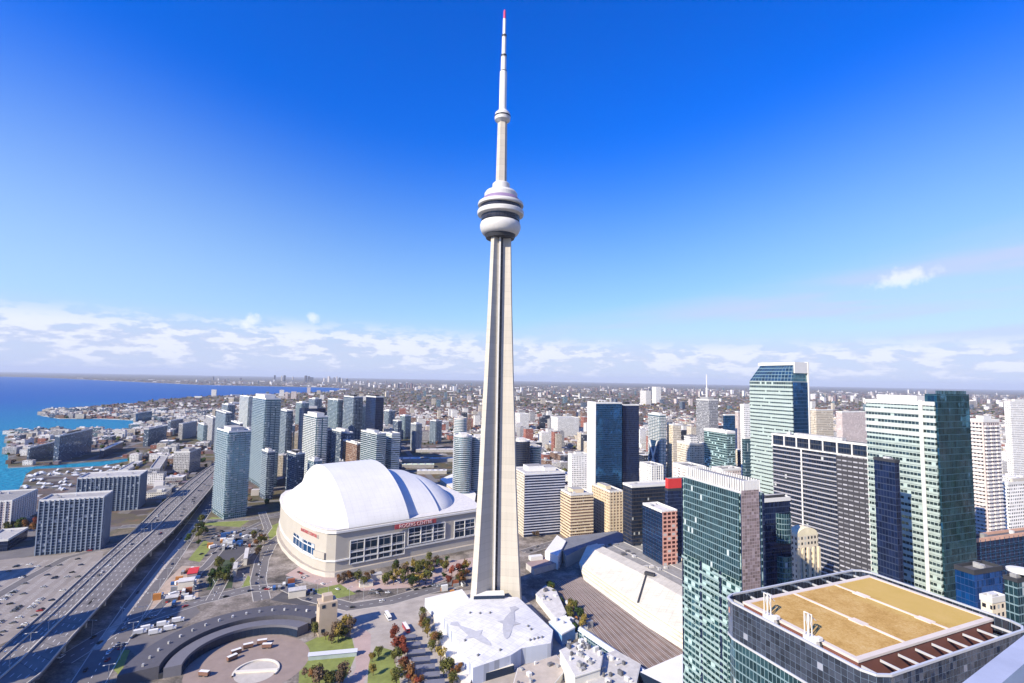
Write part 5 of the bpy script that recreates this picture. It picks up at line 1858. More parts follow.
for i, (x, y) in enumerate(((232, 660), (236, 654), (248, 648), (262, 644), (267, 648), (204, 676))):
    g = G(x, y)
    t = empty('railcar', 'small pale roofed railcar parked on the roundhouse yard', 'railcar', (*g, .03), rad(55 - 12 * i), 'small railcars on the roundhouse yard')
    mb = MB()
    mb.box(-3.2, 3.2, -1.3, 1.3, .9, 3.2, 0, 1)
    mb.build('body', [plain('brown_railcar', (.2, .11, .08), .7) if i == 0 else bpy.data.materials['brown_railcar'], ROOFW], t)
    mb = MB()
    for x_ in (-2.0, 2.0):
        mb.box(x_ - .9, x_ + .9, -1.2, 1.2, 0, .9)
    mb.build('bogie', DARKM, t)
# coaling tower
cb = G(326, 632)
t = empty('coaling_tower', 'tan concrete coaling tower with small roof hut at the end of the roundhouse', 'tower', cb, rad(30))
CT = plain('coal_tan', (.46, .37, .28), .9, var=.15)
mb = MB()
mb.box(-6.5, 6.5, -6, 6, 0, 24)
mb.box(-3.5, 3.5, -3, 4, 24, 28)
b_ = mb.build('silo', CT, t)
mb = MB()
for x in (-3.6, 3.6):
    for z in (3, 20.5):
        mb.box(x - 1.2, x + 1.2, -6.2, -6, z, z + 2.4)
for y in (-3, 3):
    mb.box(-6.7, -6.5, y - 1, y + 1, 21, 23)
    mb.box(-6.7, -6.5, y - 1.2, y + 1.2, 2, 7)
mb.build('window', BLACKG, b_)
# park lawns, path, long shed
sheet('lawn', [(300, 660), (305, 643), (328, 632), (352, 638), (356, 655), (346, 678), (318, 690), (298, 690)], LAWN, .016, 'green lawn beside the roundhouse')
sheet('lawn', [(367, 690), (369, 660), (376, 646), (392, 650), (402, 690)], LAWN, .016, 'green lawn right of the pink path')
sheet('path', [(346, 690), (356, 668), (354, 636), (362, 628), (371, 634), (370, 660), (362, 690)], PATHP, .019, 'pink paved path between two lawns')
g = G(333, 657)
t = empty('park_shed', 'long silver roofed shed on the lawn beside the roundhouse', 'shed', g, rad(12))
mb = MB()
mb.box(-16, 16, -2, 2, 0, 3.2, 0)
mb.build('walls', plain('shed_wall', (.3, .36, .36), .7), t)
mb = MB()
for sgn in (-1, 1):
    mb.face([(-16.4, 0, 4.6), (16.4, 0, 4.6), (16.4, 2.5 * sgn, 3.1), (-16.4, 2.5 * sgn, 3.1)][::sgn])
mb.build('roof', STEEL, t)
# stepped canopies and red vehicles at the bottom centre
GR = plain('grey_canopy', (.17, .17, .20), .7, var=.3)
for i in range(8):
    x, y = 407 + 4.6 * i, 636 + 7.6 * i
    g = G(x, y, 4)
    t = empty('canopy', 'grey flat canopy in the stepped row, %s from the far end' % ['first', 'second', 'third', 'fourth', 'fifth', 'sixth', 'seventh', 'eighth'][i], 'canopy', g, rad(10), 'stepped grey canopies')
    mb = MB()
    mb.box(-6.4, 6.4, -2.5, 2.5, 3.6, 4.1)
    mb.build('slab', GR, t)
    for a in (-5.6, 5.6):
        for b in (-2.0, 2.0):
            mb = MB()
            mb.box(a - .15, a + .15, b - .15, b + .15, 0, 3.6)
            mb.build('post', DARKM, t)
BUSR, BUSW = plain('red_bus_paint', (.5, .035, .05), .4, var=.1), plain('white_bus_paint', (.72, .72, .72), .4, var=.08)
for (x, y, rot, m_, lab) in ((406, 630, -62, BUSR, 'red coach with pale roof parked at the far end of the grey canopies'), (388, 618, -62, BUSW, 'white coach parked on the plaza behind the red one'), (425, 622, -68, BUSW, 'white coach parked close to the aquarium ramp')):
    g = G(x, y)
    t = empty('coach', lab, 'coach', (*g, .02), rad(rot), 'coaches on the plaza')
    mb = MB()
    mb.box(-6.2, 6.2, -1.35, 1.35, .5, 3.5, 0, 1)
    b_ = mb.build('body', [m_, ROOFW], t)
    mb = MB()
    mb.box(-6.25, 6.22, -1.38, 1.38, 1.8, 2.9)
    mb.build('window', BLACKG, b_)
    for a in (-4, 3.6):
        for b in (-1.2, 1.2):
            mb = MB()
            mb.lathe([(0, -.18), (.5, -.18), (.5, .18), (0, .18)], 12)
            mb.v = [(x_ + a, z_ + b, y_ + .5) for x_, y_, z_ in mb.v]
            mb.build('wheel', DARKM, t)
# works site beside the highway
for i, (x, y, w, d, h, m_, lab) in enumerate(((186, 590, 12, 9, 9, HW, 'small tan site building beside the service road'), (193, 576, 8, 16, 5, PATHP, 'low red roofed site hut behind the tan one'), (172, 600, 9, 7, 3, DARKR, 'low dark shed left of the tan site building'), (246, 560, 3, 34, 7, HW, 'curved white retaining block left of the stadium'), (235, 573, 3, 18, 7, HW, 'thin white wall block beside a shaded pit'), (297, 596, 14, 8, 6, HW, 'small white pavilion near the end of the roundhouse'), (366, 586, 12, 5, 4, HW, 'small cream kiosk below the stadium, left of two'), (376, 579, 10, 6, 5, HW, 'small cream kiosk below the stadium, right of two'))):
    g = G(x, y)
    t = empty('site_building', lab, 'building', g, rad(25))
    mb = MB()
    mb.box(-w / 2, w / 2, -d / 2, d / 2, 0, h, 0)
    mb.build('walls', m_, t)
    mb = MB()
    mb.box(-w / 2 - .4, w / 2 + .4, -d / 2 - .4, d / 2 + .4, h, h + .5)
    mb.build('roof', REDP if 'red roofed' in lab else PALER, t)
sheet('dark_park', [(206, 590), (222, 560), (236, 560), (232, 588)], plain('dark_grass', (.05, .07, .035), .95, var=.4), .018, 'dark planted patch left of the stadium road')  # grass colour darkened to stand for the shade in this hollow
sheet('pale_works_ground', [(148, 612), (162, 585), (182, 566), (200, 566), (198, 598)], plain('sand_ground', (.40, .31, .24), .95, var=.35, scale=.1), .017, 'sandy works ground beside the shaded road')
# curved white building behind the stadium
t = empty('curved_hall', 'white curved flat roofed building just behind the right end of the stadium', 'building', (0, 0))
q = [G(x, y, 10) for x, y in ((440, 479), (452, 474), (468, 484), (476, 494), (474, 505), (462, 497), (452, 488))]
mb = MB()
mb.prism(q, 0, 10, 0, 1)
mb.build('walls', [W_CREAM, ROOFW], t)
for i, (x, y, w, d, lab) in enumerate(((410, 458, 90, 26, 'long white roofed shed in the rail yard behind the dome, nearest'), (418, 464, 70, 18, 'pale green roofed shed in the rail yard behind the dome'), (437, 449, 110, 22, 'long grey roofed shed in the rail yard, farthest'), (440, 458, 90, 20, 'long mauve grey shed in the rail yard, middle'), (432, 470, 60, 16, 'low white shed in the rail yard just above the dome'))):
    g = G(x, y, 7)
    t = empty('yard_shed', lab, 'shed', g, rad(8))
    mb = MB()
    mb.box(-w / 2, w / 2, -d / 2, d / 2, 0, 7, 0, 1)
    mb.build('walls', [GREYR, (ROOFW, plain('mint_roof', (.6, .68, .5), .7), PALER, PALER, ROOFW)[i]], t)
    for k in range(5):
        mb = MB()
        mb.box(-w * .4 + k * w * .2 - 2, -w * .4 + k * w * .2 + 2, -d * .3, d * .3, 7, 8.2)
        mb.build('roof_light', MECH, t)

# ------------------------------------------------------------------ trees
def leaf_mat(name, c1, c2):
    m, N, p = new_mat(name)
    co = N.n('ShaderNodeTexCoord', out=3)
    r = N.n('ShaderNodeObjectInfo', out=5)
    nz = N.n('ShaderNodeTexNoise', {'Vector': co, 'Scale': 0.55, 'Detail': 4.0, 'Roughness': .7})
    c = N.mix(N.sstep(nz, .35, .65), c1, c2)
    v = N.m('ADD', N.m('MULTIPLY', r, .7), .65)
    c = N.mix(1.0, c, N.n('ShaderNodeCombineColor', {0: v, 1: v, 2: v}), 'MULTIPLY')
    pset(N, p, color=c, rough=.9, spec=.1)
    return m


LEAF = {'dark green': leaf_mat('dark_green_leaves', (.022, .042, .016), (.045, .075, .022)), 'olive': leaf_mat('olive_leaves', (.05, .06, .018), (.12, .115, .03)),
        'yellow': leaf_mat('yellow_leaves', (.16, .12, .03), (.28, .21, .05)), 'rust': leaf_mat('rust_leaves', (.11, .055, .025), (.20, .095, .035)),
        'red': leaf_mat('red_leaves', (.12, .028, .02), (.22, .06, .035)), 'brown': leaf_mat('brown_leaves', (.07, .05, .035), (.14, .095, .06))}


def crown_mesh(seed, m):
    rg = random.Random(seed)
    lobes = [(rg.uniform(-1.6, 1.6), rg.uniform(-1.6, 1.6), rg.uniform(4.0, 7.2), rg.uniform(1.1, 2.0)) for _ in range(8)]
    mb = MB()
    for lx, ly, lz, lr in lobes:
        for _ in range(62):
            v = Vector((rg.gauss(0, 1), rg.gauss(0, 1), rg.gauss(0, 1))).normalized() * lr * rg.uniform(.55, 1.08)
            c = Vector((lx, ly, lz)) + v
            n = (v.normalized() + Vector((rg.uniform(-.8, .8), rg.uniform(-.8, .8), rg.uniform(-.3, .9)))).normalized()
            a = n.cross(Vector((.3, .9, .2))).normalized() * rg.uniform(.24, .5)
            b = n.cross(a).normalized() * rg.uniform(.24, .5)
            mb.face([tuple(c + a), tuple(c + b), tuple(c - a), tuple(c - b)])
    return mb


def make_tree(seed, col):
    t = empty('tree', 'tree', 'tree')
    mb = MB()
    mb.lathe([(.28, 0), (.2, 2.4), (.1, 5.4)], 7)
    rg = random.Random(seed + 99)
    for k in range(5):
        a = rg.uniform(0, 6.3)
        mb.bar((0, 0, 2.2 + k * .5), (math.cos(a) * 1.4, math.sin(a) * 1.4, 4.6 + k * .5), .09)
    mb.build('trunk', BARK, t)
    crown_mesh(seed, LEAF[col]).build('crown', LEAF[col], t)
    return t


protos = {}


def plant_tree(x, y, col, sc_, label, group):
    v = rng.randrange(3)
    key = (col, v)
    if key not in protos:
        t = protos[key] = make_tree(hash(col) % 1 + v * 17 + len(col), col)
    else:
        t = copy_tree(protos[key])
    t.location = (x, y, .02)
    t.scale = (sc_, sc_, sc_ * rng.uniform(.85, 1.15))
    t.rotation_euler.z = rng.uniform(0, 6.28)
    tag(t, label, 'tree', group)


for poly, n, cols, where in (
    ([(384, 586), (392, 572), (420, 563), (448, 560), (446, 580), (410, 590)], 48, ('olive', 'olive', 'dark green', 'yellow', 'brown'), 'below the stadium front wall'),
    ([(330, 586), (345, 578), (372, 573), (374, 584), (345, 596)], 12, ('brown', 'olive', 'rust'), 'near the left end of the stadium front'),
    ([(446, 590), (452, 574), (468, 568), (468, 584)], 14, ('red', 'rust', 'yellow', 'olive'), 'just left of the tower foot'),
    ([(388, 632), (396, 636), (424, 690), (408, 690)], 20, ('red', 'red', 'rust'), 'along the left of the stepped grey canopies'),
    ([(414, 618), (424, 614), (462, 682), (450, 690), (432, 655)], 18, ('yellow', 'olive', 'rust', 'brown'), 'between the grey canopies and the aquarium ramp'),
    ([(548, 590), (558, 586), (590, 632), (575, 636), (566, 618)], 16, ('olive', 'olive', 'dark green', 'yellow'), 'between the terrace building and the railway'),
    ([(532, 540), (536, 522), (556, 516), (562, 532)], 14, ('dark green', 'olive', 'brown'), 'in front of the blue striped block'),
    ([(207, 588), (222, 562), (235, 562), (231, 586)], 18, ('dark green', 'dark green', 'olive'), 'in the dark patch left of the stadium road'),
    ([(-6, 534), (0, 520), (22, 522), (20, 534)], 12, ('dark green', 'olive'), 'beside the low pinkish block at the left edge'),
    ([(22, 532), (24, 523), (38, 522), (38, 532)], 9, ('rust', 'red'), 'beside the blue gridded slab at the left edge'),
    ([(120, 470), (128, 455), (200, 446), (206, 470), (170, 480)], 40, ('dark green', 'olive', 'olive', 'yellow'), 'on the lakeside left of the expressway'),
    ([(300, 648), (312, 636), (350, 632), (352, 640), (306, 656)], 9, ('olive', 'brown', 'yellow'), 'round the lawn by the roundhouse'),
    ([(300, 690), (306, 674), (348, 676), (346, 690)], 9, ('brown', 'olive', 'rust'), 'at the lower end of the roundhouse lawn'),
    ([(186, 545), (205, 515), (214, 520), (200, 548)], 12, ('olive', 'dark green'), 'along the narrow service road'),
    ([(240, 556), (262, 525), (276, 530), (258, 560)], 10, ('olive', 'brown', 'rust'), 'along the road left of the stadium'),
    ([(400, 446), (405, 432), (455, 426), (456, 446)], 40, ('olive', 'dark green', 'brown', 'rust'), 'behind the rail yard sheds'),
    ([(366, 676), (372, 650), (396, 655), (404, 690)], 7, ('yellow', 'olive'), 'on the lawn right of the pink path'),
):
    k = 0
    x0, x1, y0, y1 = min(p[0] for p in poly), max(p[0] for p in poly), min(p[1] for p in poly), max(p[1] for p in poly)
    while k < n:
        p = (rng.uniform(x0, x1), rng.uniform(y0, y1))
        if not inside(p, poly):
            continue
        k += 1
        col = rng.choice(cols)
        g = G(*p)
        plant_tree(g[0], g[1], col, rng.uniform(.8, 1.5), '%s %s %s' % (col, 'leaved tree' if col not in ('dark green', 'olive') else 'tree', where), '%s trees %s' % (col, where))

# ------------------------------------------------------------------ vehicles
CARG = plain('car_window', (.02, .025, .03), .1, var=.1)
carm = {n: plain(n + '_car_paint', c, .35, var=.1) for n, c in (('white', (.75, .75, .75)), ('silver', (.42, .43, .45)), ('black', (.02, .02, .022)), ('dark blue', (.02, .035, .09)), ('red', (.35, .03, .03)), ('grey', (.16, .16, .17)))}
carp = {}


def make_car(col):
    t = empty('car', 'car', 'car')
    mb = MB()
    P0 = [(-2.2, .35), (2.2, .35), (2.2, .8), (1.2, .92), (-1.9, .95), (-2.2, .85)]
    W_ = .88
    mb.face([(x, -W_, z) for x, z in P0])
    mb.face([(x, W_, z) for x, z in P0[::-1]])
    for i in range(len(P0)):
        a, b = P0[i], P0[(i + 1) % len(P0)]
        mb.face([(b[0], -W_, b[1]), (a[0], -W_, a[1]), (a[0], W_, a[1]), (b[0], W_, b[1])])
    mb.face([(-1.3, -.66, 1.45), (.25, -.66, 1.45), (.25, .66, 1.45), (-1.3, .66, 1.45)])
    mb.build('body', carm[col], t)
    mb = MB()
    lo = [(-1.8, -.82), (1.0, -.82), (1.0, .82), (-1.8, .82)]
    hi = [(-1.32, -.68), (.28, -.68), (.28, .68), (-1.32, .68)]
    for i in range(4):
        j = (i + 1) % 4
        mb.face([(*lo[i], .93), (*lo[j], .93), (*hi[j], 1.43), (*hi[i], 1.43)])
    mb.build('window', CARG, t)
    for a in (-1.35, 1.35):
        for b in (-.8, .8):
            mb = MB()
            mb.lathe([(0, -.1), (.33, -.1), (.33, .1), (0, .1)], 10)
            mb.v = [(x_ + a, z_ + b, y_ + .33) for x_, y_, z_ in mb.v]
            mb.build('wheel', DARKM, t)
    return t


def put_car(x, y, z, rot, col, where, group):
    if col not in carp:
        t = carp[col] = make_car(col)
    else:
        t = copy_tree(carp[col])
    t.location = (x, y, z)
    t.rotation_euler = (0, 0, rot)
    tag(t, '%s car %s' % (col, where), 'car', '%s cars %s' % (col, group))


CC = ['white', 'silver', 'silver', 'black', 'black', 'black', 'black', 'dark blue', 'grey', 'grey', 'grey', 'white', 'dark blue', 'red']
lotp = [(-14, 570), (38, 560), (98, 556), (92, 568), (50, 606), (24, 628), (-14, 645)]
lo_ = [G(*p) for p in lotp]
c0 = Vector(G(40, 590))
ah = math.atan2(Lp[4][1] - Lp[3][1], Lp[4][0] - Lp[3][0])
hd, hn = Vector((math.cos(ah), math.sin(ah))), Vector((-math.sin(ah), math.cos(ah)))
for r in range(-4, 12):
    for k in range(-40, 40):
        q = c0 + hn * (r * 9.5) + hd * (k * 3.0)
        pp = proj(q.x, q.y, 0)
        dens = .10 + .45 * max(0, min(1, (pp[1] - 575) / 60)) * max(0, min(1, (70 - pp[0]) / 50))
        if inside((q.x, q.y), lo_) and rng.random() < dens:
            put_car(q.x, q.y, .02, ah + math.pi / 2 + rng.uniform(-.05, .05), rng.choice(CC), 'parked in the pale lot beside the elevated highway', 'parked in the pale lot')
mb = MB()
for r in range(-4, 12):
    for k in range(-40, 40):
        q = c0 + hn * (r * 9.5) + hd * (k * 3.0 + 1.5)
        if inside((q.x, q.y), lo_):
            mb.obox(q.x, q.y, .01, .024, 4.6, .2, ah + math.pi / 2)
tag(mb.build('bay_marking', LINEW), 'white bay lines of the pale parking lot', None, None, 'structure')


def along(pts, n, lanes, z, where, group, smin=0.0, smax=1.0):
    seg = [(Vector(a), Vector(b)) for a, b in zip(pts[:-1], pts[1:])]
    tot = sum((b - a).length for a, b in seg)
    for _ in range(n):
        s = tot * rng.uniform(smin, smax)
        for a, b in seg:
            L = (b - a).length
            if s <= L:
                d = (b - a) / L
                off = rng.choice(lanes)
                q = a + d * s + Vector((-d.y, d.x)) * off
                put_car(q.x, q.y, z, math.atan2(d.y, d.x) + (math.pi if off > 0 else 0), rng.choice(CC), where, group)
                break
            s -= L


along(lp(.34), 20, (4.5, -4.5, 0), ZH + .02, 'driving on the left carriageway of the elevated highway', 'on the left carriageway', .2)
along(lp(.75), 26, (4.5, -4.5, 0), ZH + .02, 'driving on the right carriageway of the elevated highway', 'on the right carriageway', .2)
along(brem_pts, 22, (2.2, 5.2, -2.2, -5.2), .05, 'on the pale boulevard past the roundhouse', 'on the boulevard')
along(lake_pts, 16, (3, 6, -3, -6), .05, 'on the shaded road under the highway side', 'on the shaded road')
along([G(*p) for p in ((524, 552), (560, 541), (606, 536), (640, 531))], 8, (2.2, -2.2), .05, 'on the street before the twin tan blocks', 'on the front street')
along([G(*p) for p in ((262, 600), (258, 580), (262, 560), (270, 545), (285, 533))], 9, (2.2, -2.2), .06, 'on the road round the left end of the stadium', 'by the stadium end')
along([G(*p) for p in ((290, 570), (320, 585), (345, 594), (390, 590))], 12, (2.2, -2.2), .05, 'parked on the forecourt below the stadium', 'on the forecourt')
along([G(*p) for p in ((165, 606), (185, 592), (200, 580))], 8, (2.2, -2.2, 6), .05, 'parked on the sandy works ground', 'on the works ground')

along([G(*p) for p in ((206, 538), (226, 534), (262, 530))], 26, (0, 5, -5, 10, -10, 16), .05, 'parked on the lot under the nearest condo tower', 'by the nearest condo tower')
along([G(*p) for p in ((206, 556), (232, 548), (256, 545))], 16, (0, 5, -5, 9), .05, 'parked beside the dark planted patch', 'by the dark patch')
along([G(*p) for p in ((118, 662), (140, 640), (168, 624), (196, 612))], 14, (8, 12), .05, 'parked along the outer wall of the roundhouse', 'by the roundhouse wall')
along([G(*p) for p in ((36, 545), (70, 552), (104, 549))], 10, (-3, 3), .05, 'parked at the foot of the blue gridded slab', 'by the gridded slab')
along([G(*p) for p in ((350, 600), (400, 597), (440, 588))], 10, (7, 10), .05, 'stopped at the plaza edge below the stadium', 'at the plaza edge')
# white delivery trucks
tp = None
for i, (x, y, a, where) in enumerate(((140, 634, 35, 'wall side lot left of the roundhouse'), (147, 630, 35, 'wall side lot left of the roundhouse'), (155, 634, 30, 'wall side lot left of the roundhouse'), (163, 626, 30, 'wall side lot left of the roundhouse'), (170, 630, 30, 'wall side lot left of the roundhouse'), (178, 622, 30, 'wall side lot left of the roundhouse'),
                                     (224, 541, 20, 'lot under the nearest condo tower'), (236, 545, 20, 'lot under the nearest condo tower'), (246, 538, 70, 'lot under the nearest condo tower'), (213, 548, 60, 'lot under the nearest condo tower'), (174, 596, 60, 'sandy works ground'), (180, 584, 60, 'sandy works ground'), (190, 600, 20, 'sandy works ground'))):
    if tp is None:
        t = tp = empty('truck', 'truck', 'truck')
        mb = MB()
        mb.box(-4.2, 1.8, -1.25, 1.25, .7, 3.6)
        mb.build('cargo_box', ROOFW, t)
        mb = MB()
        mb.prism([(2.0, -1.15), (4.0, -1.1), (4.0, 1.1), (2.0, 1.15)], .6, 2.6)
        mb.build('cab', BUSW, t)
        for a_ in (-2.8, 3.0):
            for b_ in (-1.1, 1.1):
                mb = MB()
                mb.lathe([(0, -.15), (.48, -.15), (.48, .15), (0, .15)], 10)
                mb.v = [(x_ + a_, z_ + b_, y_ + .48) for x_, y_, z_ in mb.v]
                mb.build('wheel', DARKM, t)
    else:
        t = copy_tree(tp)
    g = G(x, y)
    t.location, t.rotation_euler = (*g, .03), (0, 0, rad(a))
    tag(t, 'white box truck parked on the ' + where, 'truck', 'white trucks on the ' + where)
# works plant: sheds, containers and stacks round the sandy ground and the condo lot
cr_ = random.Random(21)
CONT = [plain('container_' + n_, c_, .6, var=.2) for n_, c_ in (('rust', (.30, .10, .05)), ('blue', (.04, .12, .32)), ('white', (.68, .68, .66)), ('orange', (.5, .22, .06)), ('grey', (.3, .3, .31)))]
for (poly, n_, where) in (([(150, 612), (164, 586), (182, 568), (200, 568), (196, 598)], 26, 'sandy works ground beside the shaded road'), ([(206, 552), (222, 532), (262, 528), (256, 548)], 26, 'lot between the nearest condo tower and the stadium'),
                          ([(270, 590), (284, 578), (330, 590), (318, 600), (300, 596)], 10, 'strip between the stadium and the roundhouse'), ([(430, 600), (440, 590), (465, 582), (468, 590)], 8, 'strip left of the tower foot'), ([(556, 604), (566, 600), (600, 640), (590, 646)], 10, 'strip beside the railway')):
    k_ = 0
    x0, x1, y0, y1 = min(p[0] for p in poly), max(p[0] for p in poly), min(p[1] for p in poly), max(p[1] for p in poly)
    while k_ < n_:
        p = (cr_.uniform(x0, x1), cr_.uniform(y0, y1))
        if not inside(p, poly):
            continue
        k_ += 1
        ci = cr_.randrange(5)
        cn_ = ('rust', 'blue', 'white', 'orange', 'grey')[ci]
        t = empty('container', '%s coloured container standing on the %s' % (cn_, where), 'container', (*G(*p), .04), rad(24) + cr_.choice((0, 1.57)), '%s containers on the %s' % (cn_, where))
        mb = MB()
        h_ = cr_.choice((2.6, 2.6, 5.2))
        for q in range(20):
            xx = -3 + 6 * q / 20
            mb.box(xx, xx + .18, -1.22, 1.22, .1, h_ - .08)
        mb.box(-3, 3, -1.17, 1.17, .05, h_)
        mb.build('body', CONT[ci], t)
        mb = MB()
        mb.box(3.0, 3.06, -1.05, 1.05, .2, h_ - .2)
        mb.build('door', CONT[4], t)

# boats laid up ashore on the quay
BOATW = plain('boat_white', (.78, .78, .78), .4, var=.05)
proto = None
poly = [(24, 489), (30, 473), (60, 470), (126, 465), (122, 474), (78, 476), (76, 491)]
n = 0
while n < 62:
    p = (rng.uniform(24, 126), rng.uniform(465, 491))
    if not inside(p, poly):
        continue
    n += 1
    g = G(*p)
    if proto is None:
        t = proto = empty('boat', 'boat', 'boat')
        mb = MB()
        hull = [(-6, -1.8), (2, -2), (6.5, 0), (2, 2), (-6, 1.8)]
        kl = [(-5.6, -.7), (2, -.7), (5.6, 0), (2, .7), (-5.6, .7)]
        for i in range(5):
            j = (i + 1) % 5
            mb.face([(*kl[i], .4), (*kl[j], .4), (*hull[j], 2.4), (*hull[i], 2.4)])
        mb.face([(*q, 2.4) for q in hull])
        mb.build('hull', BOATW, t)
        mb = MB()
        mb.prism([(-3, -1.2), (2, -1.1), (3, 0), (2, 1.1), (-3, 1.2)], 2.4, 3.8)
        mb.build('cabin', BOATW, t)
        mb = MB()
        mb.box(-4, -3.5, -1.4, 1.4, 0, .9)
        mb.box(2, 2.5, -1.2, 1.2, 0, .9)
        mb.build('cradle', DARKM, t)
    else:
        t = copy_tree(proto)
    t.location = (*g, .02)
    t.rotation_euler = (0, 0, rad(24) + rng.choice((0, 1.57)) + rng.uniform(-.15, .15))
    tag(t, 'white boat laid up ashore on the crowded quay at the left', 'boat', 'white boats laid up on the quay')

# ------------------------------------------------------------------ city blocks
KINDS = {'white': W_WHITE, 'cream': W_CREAM, 'grey': W_GREY, 'brown': W_BROWN, 'red brick': W_RED, 'beige': W_BEIGE, 'pinkish': W_PINK, 'dark glass': G_DARK, 'blue glass': G_CONDOD, 'pale glass': G_CONDO, 'tan': W_TAN}
land_s = [(-1500, -2500)] + coast[1:30] + [(1e4, 9000), (1e4, -2500)]
hwc = lp(.5)


def near_line(p, pts, d):
    for a, b in zip(pts[:-1], pts[1:]):
        vx, vy = b[0] - a[0], b[1] - a[1]
        t = max(0, min(1, ((p[0] - a[0]) * vx + (p[1] - a[1]) * vy) / (vx * vx + vy * vy)))
        if math.hypot(p[0] - a[0] - vx * t, p[1] - a[1] - vy * t) < d:
            return True
    return False


NOGO = [[(300, 600), (300, 500), (400, 500), (400, 440), (482, 440), (482, 500), (530, 545), (530, 600)]]
lanes_ = [hwc, hwc[-2:] + [G(232, 440), G(262, 415), G(310, 398)], [G(*p) for p in ((440, 520), (470, 480), (486, 450), (494, 425), (497, 402), (498, 392))], [G(*p) for p in ((120, 527), (160, 524), (205, 521), (250, 519), (300, 510))],
          [G(*p) for p in ((524, 552), (560, 541), (606, 536), (640, 531), (700, 522))], lake_pts, [G(590, 500), G(640, 420), G(655, 396)]]


def ok(x, y, r):
    pp = proj(x, y, 0)
    if not (-60 < pp[0] < 1090) or not inside((x, y), land_s):
        return False
    for poly in NOGO:
        if inside(pp, poly):
            return False
    if math.hypot(x - SC[0], y - SC[1]) < 150 + r:
        return False
    if pp[0] < 215 and (pp[1] > 512 or inside(pp, [(10, 500), (24, 470), (128, 462), (130, 476), (150, 476), (150, 520), (10, 520)])):
        return False
    if pp[0] < 133 and pp[1] > 466:
        return False
    if 215 <= pp[0] < 560 and y < 760:
        return False
    if pp[0] >= 560 and y < (600 if pp[0] > 700 else 700):
        return False
    for hx, hy, hr in HERO:
        if abs(x - hx) < hr + r and abs(y - hy) < hr + r and math.hypot(x - hx, y - hy) < hr + r:
            return False
    return True


cand = []
gx = random.Random(11)
step = 38
for i in range(-82, 128):
    for j in range(6, 82):
        u, v = i * step + (9 if i % 3 == 0 else 0), j * step + (8 if j % 3 == 0 else 0)
        x, y = u * ct - v * st_, u * st_ + v * ct
        x += gx.uniform(-5, 5)
        y += gx.uniform(-5, 5)
        if not 560 < y < 2700 or gx.random() < .08:
            continue
        w, d = gx.uniform(13, 31), gx.uniform(13, 30)
        if not ok(x, y, max(w, d) / 2) or any(near_line((x, y), l_, 24 + max(w, d) / 2) for l_ in lanes_):
            continue
        px, py = proj(x, y, 0)
        r = gx.random()
        if px < 215:
            H = gx.uniform(6, 20)
        elif px < 400:
            H = gx.uniform(22, 70) if y < 1900 and r < .7 else gx.uniform(8, 20)
        elif px < 585:
            H = gx.uniform(10, 30) if y < 1250 else (gx.uniform(28, 55) if r < .12 else gx.uniform(6, 15))
        elif px < 800:
            H = gx.uniform(12, 26) if y < 900 else (gx.uniform(18, 62) if y < 1700 and r < .55 else gx.uniform(7, 20))
        else:
            H = gx.uniform(14, 60) if y < 1500 and r < .6 else gx.uniform(8, 24)
        while H > 12 and proj(x, y, H)[1] < 394:
            H *= .8
        pal = (('grey', 'white', 'blue glass', 'white', 'pale glass', 'beige') if px < 215 else ('blue glass', 'dark glass', 'grey', 'brown', 'pale glass', 'beige') if px < 400 else
               ('brown', 'grey', 'beige', 'red brick', 'white', 'dark glass', 'cream') if px < 585 else ('cream', 'white', 'white', 'grey', 'dark glass', 'beige', 'red brick', 'pinkish', 'blue glass', 'cream') if px < 800 else ('white', 'pinkish', 'cream', 'grey', 'white'))
        if H < 14 and y > 1100:
            pal = ('brown', 'red brick', 'grey', 'beige', 'brown', 'white')
        cand.append([w * (H + 12) / (y * y), x, y, w, d, H, gx.choice(pal), px, py])
cand.sort(reverse=True)
indiv, rest = cand[:290], cand[290:]

SECT = [(130, 'by the lake shore'), (215, 'left of the expressway end'), (300, 'round the left condo towers'), (345, 'behind the left half of the dome'), (400, 'behind the right half of the dome'), (440, 'beyond the rail yard sheds'), (492, 'just left of the concrete tower'), (545, 'just right of the concrete tower'), (590, 'above the twin tan blocks'),
        (640, 'round the blue glass slab'), (690, 'round the slim crossed leg tower'), (750, 'round the antenna mast tower'), (870, 'behind the striped office block'), (1200, 'right of the teal corner wing')]
ORD = ['leftmost', 'second', 'third', 'fourth', 'fifth', 'sixth', 'seventh', 'eighth', 'ninth', 'tenth', 'eleventh', 'twelfth', 'thirteenth', 'fourteenth', 'fifteenth', 'sixteenth', 'seventeenth', 'eighteenth', 'nineteenth', 'twentieth'] + ['twenty ' + q for q in ('first', 'second', 'third', 'fourth', 'fifth', 'sixth', 'seventh', 'eighth', 'ninth')]
buck = {}
for c in indiv:
    sec = next(s_ for lim, s_ in SECT if c[7] < lim)
    form = 'tall block' if c[5] > 34 else ('mid height block' if c[5] > 17 else 'low block')
    c += [sec, form]
    c[-1] = form = ('nearer ' if c[2] < 950 else 'farther ') + form
    buck.setdefault((c[6], form, sec), []).append(c)
for key, lst in buck.items():
    lst.sort(key=lambda c: c[7])
    for i, c in enumerate(lst):
        base = '%s %s %s' % (key[0], key[1], key[2])
        c.append(base if len(lst) == 1 else base + ', %s from left' % ORD[i] if i else base + ', leftmost')
